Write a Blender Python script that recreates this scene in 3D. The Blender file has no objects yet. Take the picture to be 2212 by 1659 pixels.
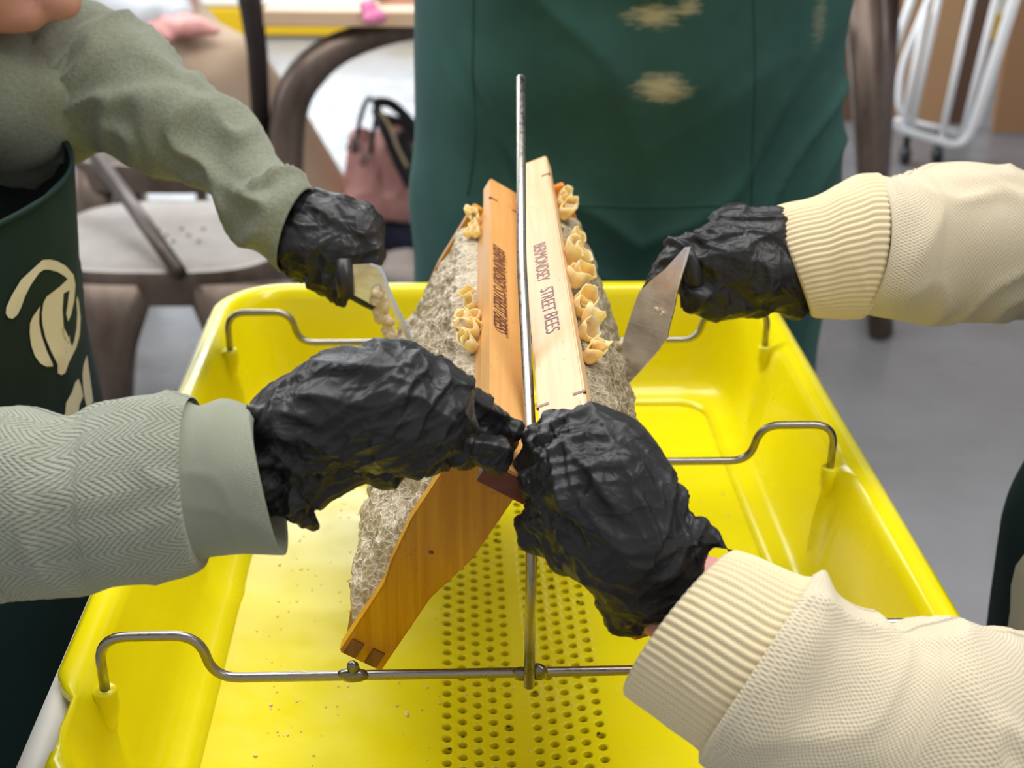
import bpy, bmesh, math, random
import numpy as np
from math import sin, cos, pi, radians, sqrt, atan2
from mathutils import Vector, Matrix
from mathutils.bvhtree import BVHTree
random.seed(7); rng = np.random.RandomState(7)
S = bpy.context.scene; COL = S.collection

# ------------------------------------------------------------------ camera, world, lights, exposure
F = 2900.; CX, CY = 1106., 829.5
CAM = np.array([0, 0, 1.23])
yaw, pit, rol = radians(1.1), radians(25), radians(.6)
fw = np.array([sin(yaw)*cos(pit), cos(yaw)*cos(pit), -sin(pit)])
r0 = np.array([cos(yaw), -sin(yaw), 0]); u0 = np.cross(r0, fw)
RT = r0*cos(rol)+u0*sin(rol); UP = u0*cos(rol)-r0*sin(rol)
cd = bpy.data.cameras.new('camera'); cam = bpy.data.objects.new('camera', cd); COL.objects.link(cam)
M = Matrix.Identity(4)
for i in range(3):
    M[i][0] = RT[i]; M[i][1] = UP[i]; M[i][2] = -fw[i]; M[i][3] = CAM[i]
cam.matrix_world = M
cd.sensor_width = 36; cd.lens = 36*F/2212; cd.clip_start = .02; cd.clip_end = 50
cd.dof.use_dof = True; cd.dof.focus_distance = .64; cd.dof.aperture_fstop = 11
S.camera = cam
S.view_settings.view_transform = 'Standard'; S.view_settings.look = 'None'
S.view_settings.gamma = 1; S.view_settings.use_curve_mapping = False; S.view_settings.exposure = .17
w = bpy.data.worlds.new('world'); S.world = w; w.use_nodes = True
bg = w.node_tree.nodes['Background']; bg.inputs[0].default_value = (.97, .98, 1, 1); bg.inputs[1].default_value = .46

def area(name, loc, to, sx, sy, power, col=(1, 1, 1)):
    l = bpy.data.lights.new(name, 'AREA'); l.shape = 'RECTANGLE'; l.size = sx; l.size_y = sy; l.energy = power; l.color = col
    o = bpy.data.objects.new(name, l); COL.objects.link(o); o.location = loc
    o.rotation_euler = (Vector(to)-Vector(loc)).to_track_quat('-Z', 'Y').to_euler(); return o
area('ceiling_lamp', (-.5, 1.5, 3.0), (-.3, 1.5, 0), .9, 3.0, 52, (1, .98, .95))
area('added_side_light', (-3.2, 2.6, 2.3), (-.3, .9, .9), 1.6, 1.3, 46, (.92, .96, 1))  # added area light for highlights from the left, no window modelled there
area('ceiling_lamp', (1.2, .1, 3.0), (.8, .4, 0), .5, 2.2, 26, (1, .97, .93))
area('ceiling_lamp', (-1.5, 5.0, 2.9), (-1.5, 5, 0), 3, 1.5, 150, (.93, .97, 1))

# ------------------------------------------------------------------ maths helpers
def ray(x, y): return fw+RT*(x-CX)/F-UP*(y-CY)/F
def D(x, y, t): return CAM+ray(x, y)*t                    # a point at a given distance in front of the camera
def Z(x, y, z): d = ray(x, y); return CAM+d*(z-CAM[2])/d[2]
def Yp(x, y, w_): d = ray(x, y); return CAM+d*w_/d[1]
def h3(ix, iy, iz, seed):
    n = (ix*374761393+iy*668265263+iz*2147483647+seed*1274126177) & 0xffffffff
    n = ((n ^ (n >> 13))*1274126177) & 0xffffffff
    return ((n ^ (n >> 16)) & 0xffff)/65535.
def nz(P, seed=0):                                        # smooth value noise in -1..1
    P = np.asarray(P, float); i = np.floor(P).astype(np.int64); f = P-i; f = f*f*(3-2*f); r = 0
    for a in (0, 1):
        for b in (0, 1):
            for c in (0, 1):
                wt = (f[:, 0] if a else 1-f[:, 0])*(f[:, 1] if b else 1-f[:, 1])*(f[:, 2] if c else 1-f[:, 2])
                r = r+wt*h3(i[:, 0]+a, i[:, 1]+b, i[:, 2]+c, seed)
    return r*2-1
def worley(P, seed=0):                                    # distance to the nearest cell border (F2-F1)
    P = np.asarray(P, float); i = np.floor(P).astype(np.int64); f1 = np.full(len(P), 9.); f2 = np.full(len(P), 9.)
    for a in (-1, 0, 1):
        for b in (-1, 0, 1):
            for c in (-1, 0, 1):
                q = i+[a, b, c]; d = np.sqrt(sum((q[:, k]+h3(q[:, 0], q[:, 1], q[:, 2], seed+k*17)-P[:, k])**2 for k in range(3)))
                n1 = np.minimum(f1, d); f2 = np.minimum(f2, np.maximum(f1, d)); f1 = n1
    return f2-f1, f1
def cat(ps, n):                                           # Catmull-Rom resample of rows
    ps = np.array(ps, float); q = np.vstack([2*ps[0]-ps[1], ps, 2*ps[-1]-ps[-2]]); m = len(ps)-1; o = []
    for t in np.linspace(0, m, n):
        k = min(int(t), m-1); s = t-k; a, b, c, d = q[k:k+4]
        o.append(.5*((2*b)+(c-a)*s+(2*a-5*b+4*c-d)*s*s+(3*b-a-3*c+d)*s**3))
    return np.array(o)

# ------------------------------------------------------------------ object helpers
def tag(o, label=None, cat_=None, group=None, kind=None):
    if label: o['label'] = label
    if cat_: o['category'] = cat_
    if group: o['group'] = group
    if kind: o['kind'] = kind
    return o
def empty(name, loc=(0, 0, 0), label=None, cat_=None, rz=0, group=None):
    o = bpy.data.objects.new(name, None); COL.objects.link(o); o.location = loc; o.rotation_euler[2] = rz
    o.empty_display_size = .05; return tag(o, label, cat_, group)
PEND = []
def link(name, me, mat=None, parent=None, smooth=True, local=False):
    if mat is not None: me.materials.append(mat)
    if smooth: me.polygons.foreach_set('use_smooth', [True]*len(me.polygons))
    o = bpy.data.objects.new(name, me); COL.objects.link(o)
    if parent is not None:
        o.parent = parent
        if not local: PEND.append((o, parent))
    return o
def world_parent():                                       # parts are modelled in world space: undo the parent's transform once
    bpy.context.view_layer.update()
    for o, p in PEND:
        if p.parent is None: o.matrix_parent_inverse = p.matrix_world.inverted()   # children of a part need none: parts end up at the world origin
    PEND.clear(); bpy.context.view_layer.update()
def pyd(name, V, Fc, mat=None, parent=None, smooth=True, local=False, uv=None):
    me = bpy.data.meshes.new(name); me.from_pydata([tuple(map(float, v)) for v in V], [], [tuple(map(int, f)) for f in Fc]); me.validate(); me.update()
    if uv is not None:
        L = me.uv_layers.new(name='UVMap'); vi = np.zeros(len(me.loops), int); me.loops.foreach_get('vertex_index', vi)
        L.data.foreach_set('uv', np.asarray(uv, float)[vi].ravel())
    return link(name, me, mat, parent, smooth, local)
def bm_obj(name, bm, mat=None, parent=None, smooth=False, local=False):
    bmesh.ops.recalc_face_normals(bm, faces=bm.faces)
    me = bpy.data.meshes.new(name); bm.to_mesh(me); bm.free(); return link(name, me, mat, parent, smooth, local)
def grid_faces(n, m, wrap=False, off=0):
    f = []
    for i in range(n-1):
        for j in range(m if wrap else m-1):
            k = (j+1) % m; f.append((off+i*m+j, off+i*m+k, off+(i+1)*m+k, off+(i+1)*m+j))
    return f
def tube_data(pts, rad, seg=16, caps=True):
    pts = np.array(pts, float); n = len(pts); rad = np.ones(n)*rad if np.isscalar(rad) else np.array(rad, float)
    T = np.gradient(pts, axis=0); T /= np.linalg.norm(T, axis=1)[:, None]+1e-12
    a = np.array([0, 0, 1.]) if abs(T[0][2]) < .9 else np.array([1., 0, 0]); N = np.cross(T[0], a); N /= np.linalg.norm(N); V = []
    for i in range(n):
        N = N-T[i]*(N@T[i]); N /= np.linalg.norm(N); B = np.cross(T[i], N)
        for j in range(seg):
            t = 2*pi*j/seg; V.append(pts[i]+(N*cos(t)+B*sin(t))*rad[i])
    Fc = grid_faces(n, seg, True)
    if caps: Fc += [tuple(range(seg))[::-1], tuple((n-1)*seg+j for j in range(seg))]
    return V, Fc
def tube(name, pts, rad, mat, parent=None, seg=16, **k):
    V, Fc = tube_data(pts, rad, seg); return pyd(name, V, Fc, mat, parent, **k)
def rounded(pts, r=.012, n=6):                            # polyline with rounded corners
    P = [Vector(p) for p in pts]; o = [P[0]]
    for i in range(1, len(P)-1):
        a = (P[i-1]-P[i]); b = (P[i+1]-P[i]); d = min(r, a.length*.48, b.length*.48); a = P[i]+a.normalized()*d; b = P[i]+b.normalized()*d
        for k in range(n+1):
            t = k/n; o.append(a*(1-t)**2+P[i]*2*t*(1-t)+b*t*t)
    o.append(P[-1]); return [tuple(p) for p in o]
def box_bm(c, s, bev=.0, bm=None, R=None, seg=2):
    bm = bm or bmesh.new(); g = bmesh.ops.create_cube(bm, size=1)['verts']
    for v in g: v.co = Vector((v.co.x*s[0], v.co.y*s[1], v.co.z*s[2]))
    if bev > 0:
        e = list({e for v in g for e in v.link_edges}); bmesh.ops.bevel(bm, geom=e, offset=bev, segments=seg, affect='EDGES', profile=.5)
        g = [v for v in bm.verts if v.is_valid and v.index == -1 or True] if False else None
    return bm
def box(name, c, s, mat, parent=None, bev=.001, R=None, local=False):
    bm = box_bm(c, s, bev)
    Mx = Matrix.Translation(Vector(c)) @ (R.to_4x4() if R is not None else Matrix.Identity(4)); bmesh.ops.transform(bm, matrix=Mx, verts=bm.verts)
    return bm_obj(name, bm, mat, parent, False, local)
def poly_extrude(pts, e):                                 # 3-D planar outline extruded by vector e, as bmesh
    bm = bmesh.new(); a = [bm.verts.new(p) for p in pts]; b = [bm.verts.new(Vector(p)+Vector(e)) for p in pts]; n = len(pts)
    bm.faces.new(a); bm.faces.new(b[::-1])
    for i in range(n): bm.faces.new((a[i], b[i], b[(i+1) % n], a[(i+1) % n]))
    return bm
def remesh(V, Fc, voxel, smooth=4):                       # union of overlapping closed shapes as one continuous skin
    me = bpy.data.meshes.new('t'); me.from_pydata([tuple(v) for v in V], [], Fc); o = bpy.data.objects.new('t', me); COL.objects.link(o)
    m = o.modifiers.new('r', 'REMESH'); m.mode = 'VOXEL'; m.voxel_size = voxel
    s = o.modifiers.new('s', 'SMOOTH'); s.iterations = smooth; s.factor = .5
    dg = bpy.context.evaluated_depsgraph_get(); dg.update(); r = bpy.data.meshes.new_from_object(o.evaluated_get(dg)); bpy.data.objects.remove(o); return r
def capsule(a, ra, b, rb, seg=20):
    a = np.array(a, float); b = np.array(b, float); d = b-a; L = np.linalg.norm(d); d = d/(L+1e-9); P = []; R = []
    for t in np.linspace(-pi/2, 0, 7)[1:]: P.append(a+d*ra*sin(t)); R.append(ra*cos(t))
    for t in np.linspace(.2, .8, 3): P.append(a+(b-a)*t); R.append(ra+(rb-ra)*t)
    for t in np.linspace(0, pi/2, 7)[:-1]: P.append(b+d*rb*sin(t)); R.append(rb*cos(t))
    return tube_data(P, R, seg)
def union(chains, voxel, smooth=4):                       # chains: lists of (point, radius)
    V = []; Fc = []
    for ch in chains:
        for (a, ra), (b, rb) in zip(ch[:-1], ch[1:]):
            v, f = capsule(a, ra, b, rb); o = len(V); V += v; Fc += [tuple(i+o for i in q) for q in f]
    return remesh(V, Fc, voxel, smooth)
def vdata(me):
    n = len(me.vertices); co = np.zeros(n*3); me.vertices.foreach_get('co', co); no = np.zeros(n*3); me.vertex_normals.foreach_get('vector', no)
    return co.reshape(-1, 3), no.reshape(-1, 3)
def setco(me, co): me.vertices.foreach_set('co', co.ravel()); me.update()

# ------------------------------------------------------------------ materials
def mat(name, col, rough=.5, metal=0, spec=.5, **kw):
    m = bpy.data.materials.new(name); m.use_nodes = True; b = m.node_tree.nodes['Principled BSDF']
    b.inputs['Base Color'].default_value = (*col, 1); b.inputs['Roughness'].default_value = rough; b.inputs['Metallic'].default_value = metal
    b.inputs['Specular IOR Level'].default_value = spec
    for k, v in kw.items(): b.inputs[k.replace('_', ' ')].default_value = v
    return m
class NT:
    def __init__(s, m): s.m = m; s.t = m.node_tree; s.b = s.t.nodes['Principled BSDF']
    def n(s, ty, **k):
        x = s.t.nodes.new(ty)
        for a, b in k.items():
            if hasattr(x, a): setattr(x, a, b)
            else: x.inputs[a.replace('_', ' ')].default_value = b
        return x
    def l(s, a, b): s.t.links.new(a, b)
    def co(s, kind='Object', scale=(1, 1, 1), rot=(0, 0, 0)):
        c = s.n('ShaderNodeTexCoord'); m = s.n('ShaderNodeMapping'); m.inputs['Scale'].default_value = scale; m.inputs['Rotation'].default_value = rot
        s.l(c.outputs[kind], m.inputs[0]); return m.outputs[0]
    def noise(s, v, scale, detail=3, rough=.5, dist=0):
        x = s.n('ShaderNodeTexNoise'); x.inputs['Scale'].default_value = scale; x.inputs['Detail'].default_value = detail; x.inputs['Roughness'].default_value = rough; x.inputs['Distortion'].default_value = dist
        s.l(v, x.inputs['Vector']); return x.outputs['Fac']
    def ramp(s, f, *st):
        r = s.n('ShaderNodeValToRGB'); e = r.color_ramp.elements
        while len(e) < len(st): e.new(.5)
        for q, (p, c) in zip(e, st): q.position = p; q.color = (*c, 1) if len(c) == 3 else c
        s.l(f, r.inputs[0]); return r.outputs[0]
    def math(s, op, a, b=0.):
        x = s.n('ShaderNodeMath'); x.operation = op
        for i, q in enumerate((a, b)):
            if isinstance(q, (int, float)): x.inputs[i].default_value = q
            else: s.l(q, x.inputs[i])
        return x.outputs[0]
    def mix(s, f, a, b, bt='MIX'):
        x = s.n('ShaderNodeMix'); x.data_type = 'RGBA'; x.blend_type = bt
        for i, q in ((0, f), (6, a), (7, b)):
            if isinstance(q, (int, float)): x.inputs[i].default_value = q
            elif isinstance(q, tuple): x.inputs[i].default_value = (*q, 1)
            else: s.l(q, x.inputs[i])
        return x.outputs[2]
    def col(s, c): s.l(c, s.b.inputs['Base Color']); return s
    def bump(s, h, st=.3, dist=.001, prev=None):
        x = s.n('ShaderNodeBump'); x.inputs['Strength'].default_value = st; x.inputs['Distance'].default_value = dist; s.l(h, x.inputs['Height'])
        if prev is not None: s.l(prev, x.inputs['Normal'])
        s.l(x.outputs[0], s.b.inputs['Normal']); return x.outputs[0]
def m_yellow():
    m = mat('yellow_plastic', (.80, .70, .0), .3, Specular_Tint=(1, 1, 1, 1)); t = NT(m); c = t.co()
    t.col(t.ramp(t.noise(c, 7, 3), (.3, (.76, .65, .002)), (.65, (.86, .76, .004))))
    n = t.noise(c, 30, 5, .6); r = t.ramp(n, (.3, (.15,)*3), (.7, (.30,)*3)); t.l(r, t.b.inputs['Roughness'])
    t.bump(t.noise(c, 9, 2), .2, .004)
    m.node_tree.nodes['Principled BSDF'].inputs['Subsurface Weight'].default_value = 0
    return m
YEL = m_yellow()
WHT = mat('white_plastic', (.72, .70, .66), .35)
def m_wood(name, c1, c2, rough=.45, s=1.0, axis=1, spots=True):
    m = mat(name, c1, rough); t = NT(m); sc = [260*s]*3; sc[axis] = 9*s; c = t.co('Object', tuple(sc))
    g = t.noise(c, 1, 4, .6, .4); k = t.ramp(g, (.3, c1), (.7, c2))
    c2_ = t.co('Object', (30, 30, 30)); b = t.noise(c2_, 1, 3, .6); k = t.mix(t.math('MULTIPLY', b, .45), k, tuple(x*.72 for x in c1), 'MIX')
    if spots:
        sp = t.noise(t.co('Object', (420, 120, 420)), 1, 2, .5); f = t.ramp(sp, (.68, (0, 0, 0)), (.74, (1, 1, 1))); k = t.mix(t.math('MULTIPLY', f, .35), k, (.25, .09, .03))
    t.col(k); t.bump(g, .25, .0006); return m
WOODL = m_wood('orange_pine', (.72, .36, .10), (.84, .47, .16))
WOODR = m_wood('pale_pine', (.79, .49, .24), (.89, .64, .38))
WOODE = m_wood('varnished_pine', (.56, .22, .002), (.78, .38, .012), .28, axis=2)
WOODE2 = m_wood('orange_stained_pine', (.80, .27, .02), (.85, .34, .04), .35, axis=2)
DARKW = m_wood('propolis_stained_wood', (.13, .028, .010), (.30, .07, .025), .35, axis=0)
ENDG = m_wood('end_grain', (.20, .075, .015), (.33, .13, .03), .5, axis=2, spots=False)
def m_steel(name, c=(.34, .315, .28), rough=.3):
    m = mat(name, c, rough, 1); t = NT(m); n = t.noise(t.co('Object', (300, 300, 300)), 1, 3)
    r = t.ramp(n, (.3, (rough-.08,)*3), (.7, (rough+.12,)*3)); t.l(r, t.b.inputs['Roughness']); return m
STEEL = m_steel('stainless_wire'); WELD = m_steel('weld_bead', (.22, .20, .17), .25)
def m_blade():
    m = mat('scratched_blade_steel', (.62, .62, .62), .3, 1); t = NT(m)
    n = t.noise(t.co('Object', (60, 60, 900), (0, .5, .3)), 1, 4, .6); r = t.ramp(n, (.3, (.26,)*3), (.7, (.46,)*3)); t.l(r, t.b.inputs['Roughness'])
    k = t.noise(t.co('Object', (50, 50, 50)), 1, 4, .6, .5); t.col(t.ramp(k, (.35, (.68, .61, .60)), (.6, (.86, .85, .87)))); return m
BLADE = m_blade()
def m_glove():
    m = mat('black_nitrile', (.017, .017, .018), .42, 0, .42); t = NT(m); c = t.co()
    n = t.noise(c, 90, 4, .6, 1.0); n2 = t.noise(c, 1500, 2)
    r = t.ramp(t.noise(c, 40, 3), (.3, (.33,)*3), (.7, (.47,)*3)); t.l(r, t.b.inputs['Roughness'])
    wp = t.n('ShaderNodeTexNoise'); wp.inputs['Scale'].default_value = 35; wp.inputs['Detail'].default_value = 2; t.l(c, wp.inputs['Vector'])
    def warped(am):
        a = t.n('ShaderNodeVectorMath'); a.operation = 'SCALE'; a.inputs['Scale'].default_value = am; t.l(wp.outputs['Color'], a.inputs[0]); b = t.n('ShaderNodeVectorMath'); b.operation = 'ADD'; t.l(c, b.inputs[0]); t.l(a.outputs[0], b.inputs[1]); return b.outputs[0]
    def crease(sc, am, w_):                               # thin sharp folds where two cells meet
        v = t.n('ShaderNodeTexVoronoi'); v.feature = 'DISTANCE_TO_EDGE'; v.inputs['Scale'].default_value = sc; t.l(warped(am), v.inputs['Vector'])
        return t.ramp(v.outputs['Distance'], (0, (1, 1, 1)), (w_*.4, (.35,)*3), (w_, (0, 0, 0)))
    a = crease(62, .02, .22); b = crease(130, .02, .25); ms = t.ramp(t.noise(c, 32, 2), (.42, (0, 0, 0)), (.6, (1, 1, 1)))
    h = t.math('ADD', t.math('MULTIPLY', a, .8), t.math('MULTIPLY', t.math('MULTIPLY', b, ms), .4))
    p = t.bump(n, .3, .0015); p = t.bump(h, .38, .0014, p); t.bump(n2, .10, .0003, p); return m
GLOVE = m_glove(); BPLA = mat('black_handle_plastic', (.02, .02, .02), .4)
def m_sage():                                             # herringbone knit in metric UV
    m = mat('sage_knit', (.36, .38, .31), .9, 0, .15, Sheen_Weight=.25, Sheen_Roughness=.5); t = NT(m); uv = t.n('ShaderNodeUVMap'); sp = t.n('ShaderNodeSeparateXYZ'); t.l(uv.outputs[0], sp.inputs[0])
    u, v = sp.outputs[0], sp.outputs[1]
    zz = t.math('PINGPONG', v, .0068); w_ = t.noise(t.co('UV', (60, 60, 60)), 1, 2); u2 = t.math('ADD', u, t.math('MULTIPLY', w_, .005))
    s1 = t.math('SINE', t.math('MULTIPLY', t.math('ADD', u2, t.math('MULTIPLY', zz, 1.3)), 2*pi/.0029))
    brk = t.math('SINE', t.math('MULTIPLY', v, 2*pi/.0012)); f = t.noise(t.co('UV', (1400, 1400, 1400)), 1, 2, .7)
    h = t.math('ADD', t.math('POWER', t.math('ADD', t.math('MULTIPLY', s1, .5), .5), .35), t.math('ADD', t.math('MULTIPLY', brk, .16), t.math('MULTIPLY', f, .75)))
    t.col(t.ramp(h, (.2, (.20, .215, .16)), (.8, (.315, .335, .255)), (1., (.38, .40, .31)))); t.bump(h, .8, .0009); return m
def m_plainknit(name, c, bs=.0011, dark=.62, bump=.5):
    m = mat(name, c, .9, 0, .15, Sheen_Weight=.25, Sheen_Roughness=.5); t = NT(m); uv = t.n('ShaderNodeUVMap'); sp = t.n('ShaderNodeSeparateXYZ'); t.l(uv.outputs[0], sp.inputs[0])
    wv = t.noise(t.co('UV', (90, 90, 90)), 1, 2); u = t.math('ADD', sp.outputs[0], t.math('MULTIPLY', wv, .004)); v = sp.outputs[1]
    a = t.math('SINE', t.math('MULTIPLY', u, 2*pi/(bs*2))); b = t.math('SINE', t.math('MULTIPLY', v, 2*pi/(bs*1.6))); ab = t.math('MULTIPLY', a, b)
    f = t.noise(t.co('UV', (1800, 1800, 1800)), 1, 2, .7); h = t.math('ADD', t.math('MULTIPLY', ab, .5), f)
    t.col(t.ramp(h, (.1, tuple(x*dark for x in c)), (.5, c), (1., tuple(min(1, x*1.08) for x in c)))); t.bump(h, bump, .0006); return m
def m_fleece():
    m = mat('sage_fleece', (.27, .295, .215), .9, 0, .1, Sheen_Weight=.3, Sheen_Roughness=.5); t = NT(m); n = t.noise(t.co('Object', (420, 420, 420)), 1, 4, .7); n2 = t.noise(t.co('Object', (16, 16, 16)), 1, 2)
    t.col(t.mix(t.math('MULTIPLY', n2, .35), t.ramp(n, (.3, (.20, .22, .155)), (.7, (.32, .345, .26))), (.22, .235, .16))); t.bump(n, .7, .0012); return m
SAGE = m_sage(); SAGEC = m_plainknit('sage_cuff_knit', (.32, .34, .255), .0007, .7, .4); SAGEF = m_fleece()
CREAM = m_plainknit('cream_knit', (.80, .70, .50), .00098, .66, .6); CREAMC = m_plainknit('cream_rib_knit', (.84, .71, .45), .0007, .85, .25)
def m_green(name='green_canvas', c1=(.012, .050, .040), c2=(.020, .085, .068), stains=()):
    m = mat(name, c1, .75, 0, .25); t = NT(m); c = t.co(); k = t.ramp(t.noise(c, 7, 4, .6), (.3, c1), (.7, c2)); wv = t.noise(t.co('Object', (1500, 1500, 1500)), 1, 1)
    for (p, s, am) in stains:
        g = t.n('ShaderNodeVectorMath'); g.operation = 'SUBTRACT'; tc = t.n('ShaderNodeTexCoord'); t.l(tc.outputs['Object'], g.inputs[0]); g.inputs[1].default_value = tuple(p)
        q = t.n('ShaderNodeVectorMath'); q.operation = 'DIVIDE'; t.l(g.outputs[0], q.inputs[0]); q.inputs[1].default_value = s
        L = t.n('ShaderNodeVectorMath'); L.operation = 'LENGTH'; t.l(q.outputs[0], L.inputs[0])
        fo = t.math('SUBTRACT', 1., L.outputs['Value']); nn = t.noise(t.co('Object', (60, 60, 260)), 1, 5, .75)
        fc = t.ramp(t.math('ADD', t.math('MULTIPLY', fo, .55), t.math('MULTIPLY', nn, .8)), (.52, (0, 0, 0)), (.85, (1, 1, 1))); msk = t.ramp(fo, (0., (0, 0, 0)), (.25, (1, 1, 1)))
        k = t.mix(t.math('MULTIPLY', t.math('MULTIPLY', fc, msk), am), k, (.55, .47, .28))
    t.col(k); t.bump(wv, .3, .0004); return m
GREEN = m_green('shaded_green_canvas', (.0025, .013, .011), (.004, .022, .018))  # canvas green darkened, the shade on the left apron is in the colour
SKIN = mat('skin', (.62, .30, .22), .5, 0, .4, Subsurface_Weight=.0); SKINP = mat('pink_skin', (.66, .30, .27), .5)
LOGO = mat('cream_print', (.62, .56, .38), .7)
def m_wax(name, c1, c2, scale=700, tr=0.0):
    m = mat(name, c1, .45, 0, .5); t = NT(m); c = t.co(); n = t.noise(c, scale, 3, .6); n3 = t.noise(c, 45, 3, .6)
    k = t.ramp(n, (.3, c1), (.7, c2)); k = t.mix(t.math('MULTIPLY', t.ramp(n3, (.45, (0, 0, 0)), (.75, (1, 1, 1))), .5), k, tuple(x*.6 for x in c1)); t.col(k); t.bump(n, .5, .0006); return m
def m_comb(name, c1, c2, dk, patch):
    m = mat(name, c1, .42, 0, .5); t = NT(m); c = t.co(); wp = t.noise(c, 120, 2); v = t.n('ShaderNodeTexVoronoi'); v.feature = 'DISTANCE_TO_EDGE'; v.inputs['Scale'].default_value = 230; v.inputs['Randomness'].default_value = .75
    t.l(c, v.inputs['Vector']); f = t.n('ShaderNodeTexVoronoi'); f.inputs['Scale'].default_value = 230; f.inputs['Randomness'].default_value = .75; t.l(c, f.inputs['Vector'])
    fine = t.noise(c, 900, 3, .7); cell = t.ramp(v.outputs['Distance'], (0, (1, 1, 1)), (.10, (.4,)*3), (.3, (0, 0, 0)))
    h = t.math('ADD', t.math('ADD', t.math('MULTIPLY', cell, .55), t.math('MULTIPLY', fine, .5)), t.math('MULTIPLY', wp, .4))
    k = t.ramp(h, (.28, dk), (.48, c1), (.9, c2)); bp = t.ramp(t.noise(c, 26, 4, .65), (.55, (0, 0, 0)), (.72, (1, 1, 1))); k = t.mix(t.math('MULTIPLY', bp, .55), k, patch)
    t.col(k); t.bump(h, .75, .0016); return m
WAX = m_comb('capped_comb', (.46, .36, .23), (.74, .63, .44), (.20, .135, .07), (.27, .17, .10)); WAX2 = m_comb('aged_capped_comb', (.27, .215, .125), (.50, .42, .27), (.10, .07, .035), (.14, .09, .05)); BURR = m_wax('amber_wax', (.90, .57, .24), (.94, .71, .42), 200); BB = BURR.node_tree.nodes['Principled BSDF'].inputs; BB['Subsurface Weight'].default_value = .6; BB['Subsurface Radius'].default_value = (1, .6, .25); BB['Subsurface Scale'].default_value = .004; CRUMB = m_wax('scraped_wax', (.80, .62, .36), (.90, .76, .52), 500)
INK = mat('brown_ink', (.13, .035, .015), .7); INK2 = mat('purple_ink', (.26, .14, .17), .7)
def m_floor():
    m = mat('grey_resin_floor', (.30, .30, .31), .32, 0, .6); t = NT(m); c = t.co(); n = t.noise(c, 2.2, 4, .6); t.col(t.ramp(n, (.3, (.16, .16, .165)), (.7, (.225, .225, .235))))
    r = t.ramp(t.noise(c, 9, 3), (.3, (.24,)*3), (.7, (.42,)*3)); t.l(r, t.b.inputs['Roughness']); return m
FLOOR = m_floor()
def m_brown(name='aged_gunmetal', c1=(.085, .058, .045), c2=(.20, .15, .12), rough=.38, metal=.55):
    m = mat(name, c1, rough, metal); t = NT(m); n = t.noise(t.co('Object', (14, 14, 5)), 1, 5, .65); t.col(t.ramp(n, (.3, c1), (.7, c2))); return m
GUN = m_brown(); GUNS = m_brown('worn_seat_metal', (.15, .13, .11), (.24, .21, .18), .42, .25)

# ------------------------------------------------------------------ the room
def quad(name, p, m, kind='structure'):
    o = pyd(name, p, [(0, 1, 2, 3)], m, None, False); o['kind'] = kind; return o
quad('floor', [(-6, -2, 0), (6, -2, 0), (6, 6.6, 0), (-6, 6.6, 0)], FLOOR)
WALL = mat('white_wall', (.72, .73, .74), .8)
box('wall_back', (0, 6.65, 1.6), (12, .1, 3.2), WALL, bev=.002)['kind'] = 'structure'
YB = mat('yellow_wall_band', (.70, .44, .0), .5)
box('baseboard_back', (0, 6.575, .075), (11.9, .05, .12), YB, bev=.004)['kind'] = 'structure'
wf = box('window_1', (-1.6, 6.59, 1.0), (3.4, .03, 1.7), mat('white_window_frame', (.85, .85, .85), .5), bev=.004); wf['kind'] = 'structure'
em = mat('daylight_pane', (.9, .95, 1), .3); em.node_tree.nodes['Principled BSDF'].inputs['Emission Color'].default_value = (.9, .96, 1, 1); em.node_tree.nodes['Principled BSDF'].inputs['Emission Strength'].default_value = 2.4
for k in range(3): box('window_pane', (-2.7+k*1.1, 6.57, 1.0), (1.02, .01, 1.6), em, wf, .001)

# ------------------------------------------------------------------ uncapping tray
TA = radians(1.6); TC = Vector((.019, .515, 0))
def TL(x, y, z): return (TC.x+x*cos(TA)-(y-.515)*sin(TA), .515+x*sin(TA)+(y-.515)*cos(TA), z)
def ring(hx, y0, y1, r, z, n=10, mod=None):
    o = []
    for cx, cy, a0 in ((hx-r, y1-r, 0), (-hx+r, y1-r, 90), (-hx+r, y0+r, 180), (hx-r, y0+r, 270)):
        for k in range(n+1):
            a = radians(a0+90*k/n); o.append([cx+r*cos(a), cy+r*sin(a), z])
    P = []; m = len(o)                                    # long sides get extra points
    for i in range(m):
        a = np.array(o[i]); b = np.array(o[(i+1) % m]); k = 44 if np.linalg.norm(b-a) > .2 else 1
        for j in range(k): P.append(a+(b-a)*j/k)
    return np.array(P)
def zf(x): return .742+.0105*min(1, (abs(x)/.168))**1.3
Y0, Y1 = .425, 1.032
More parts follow.
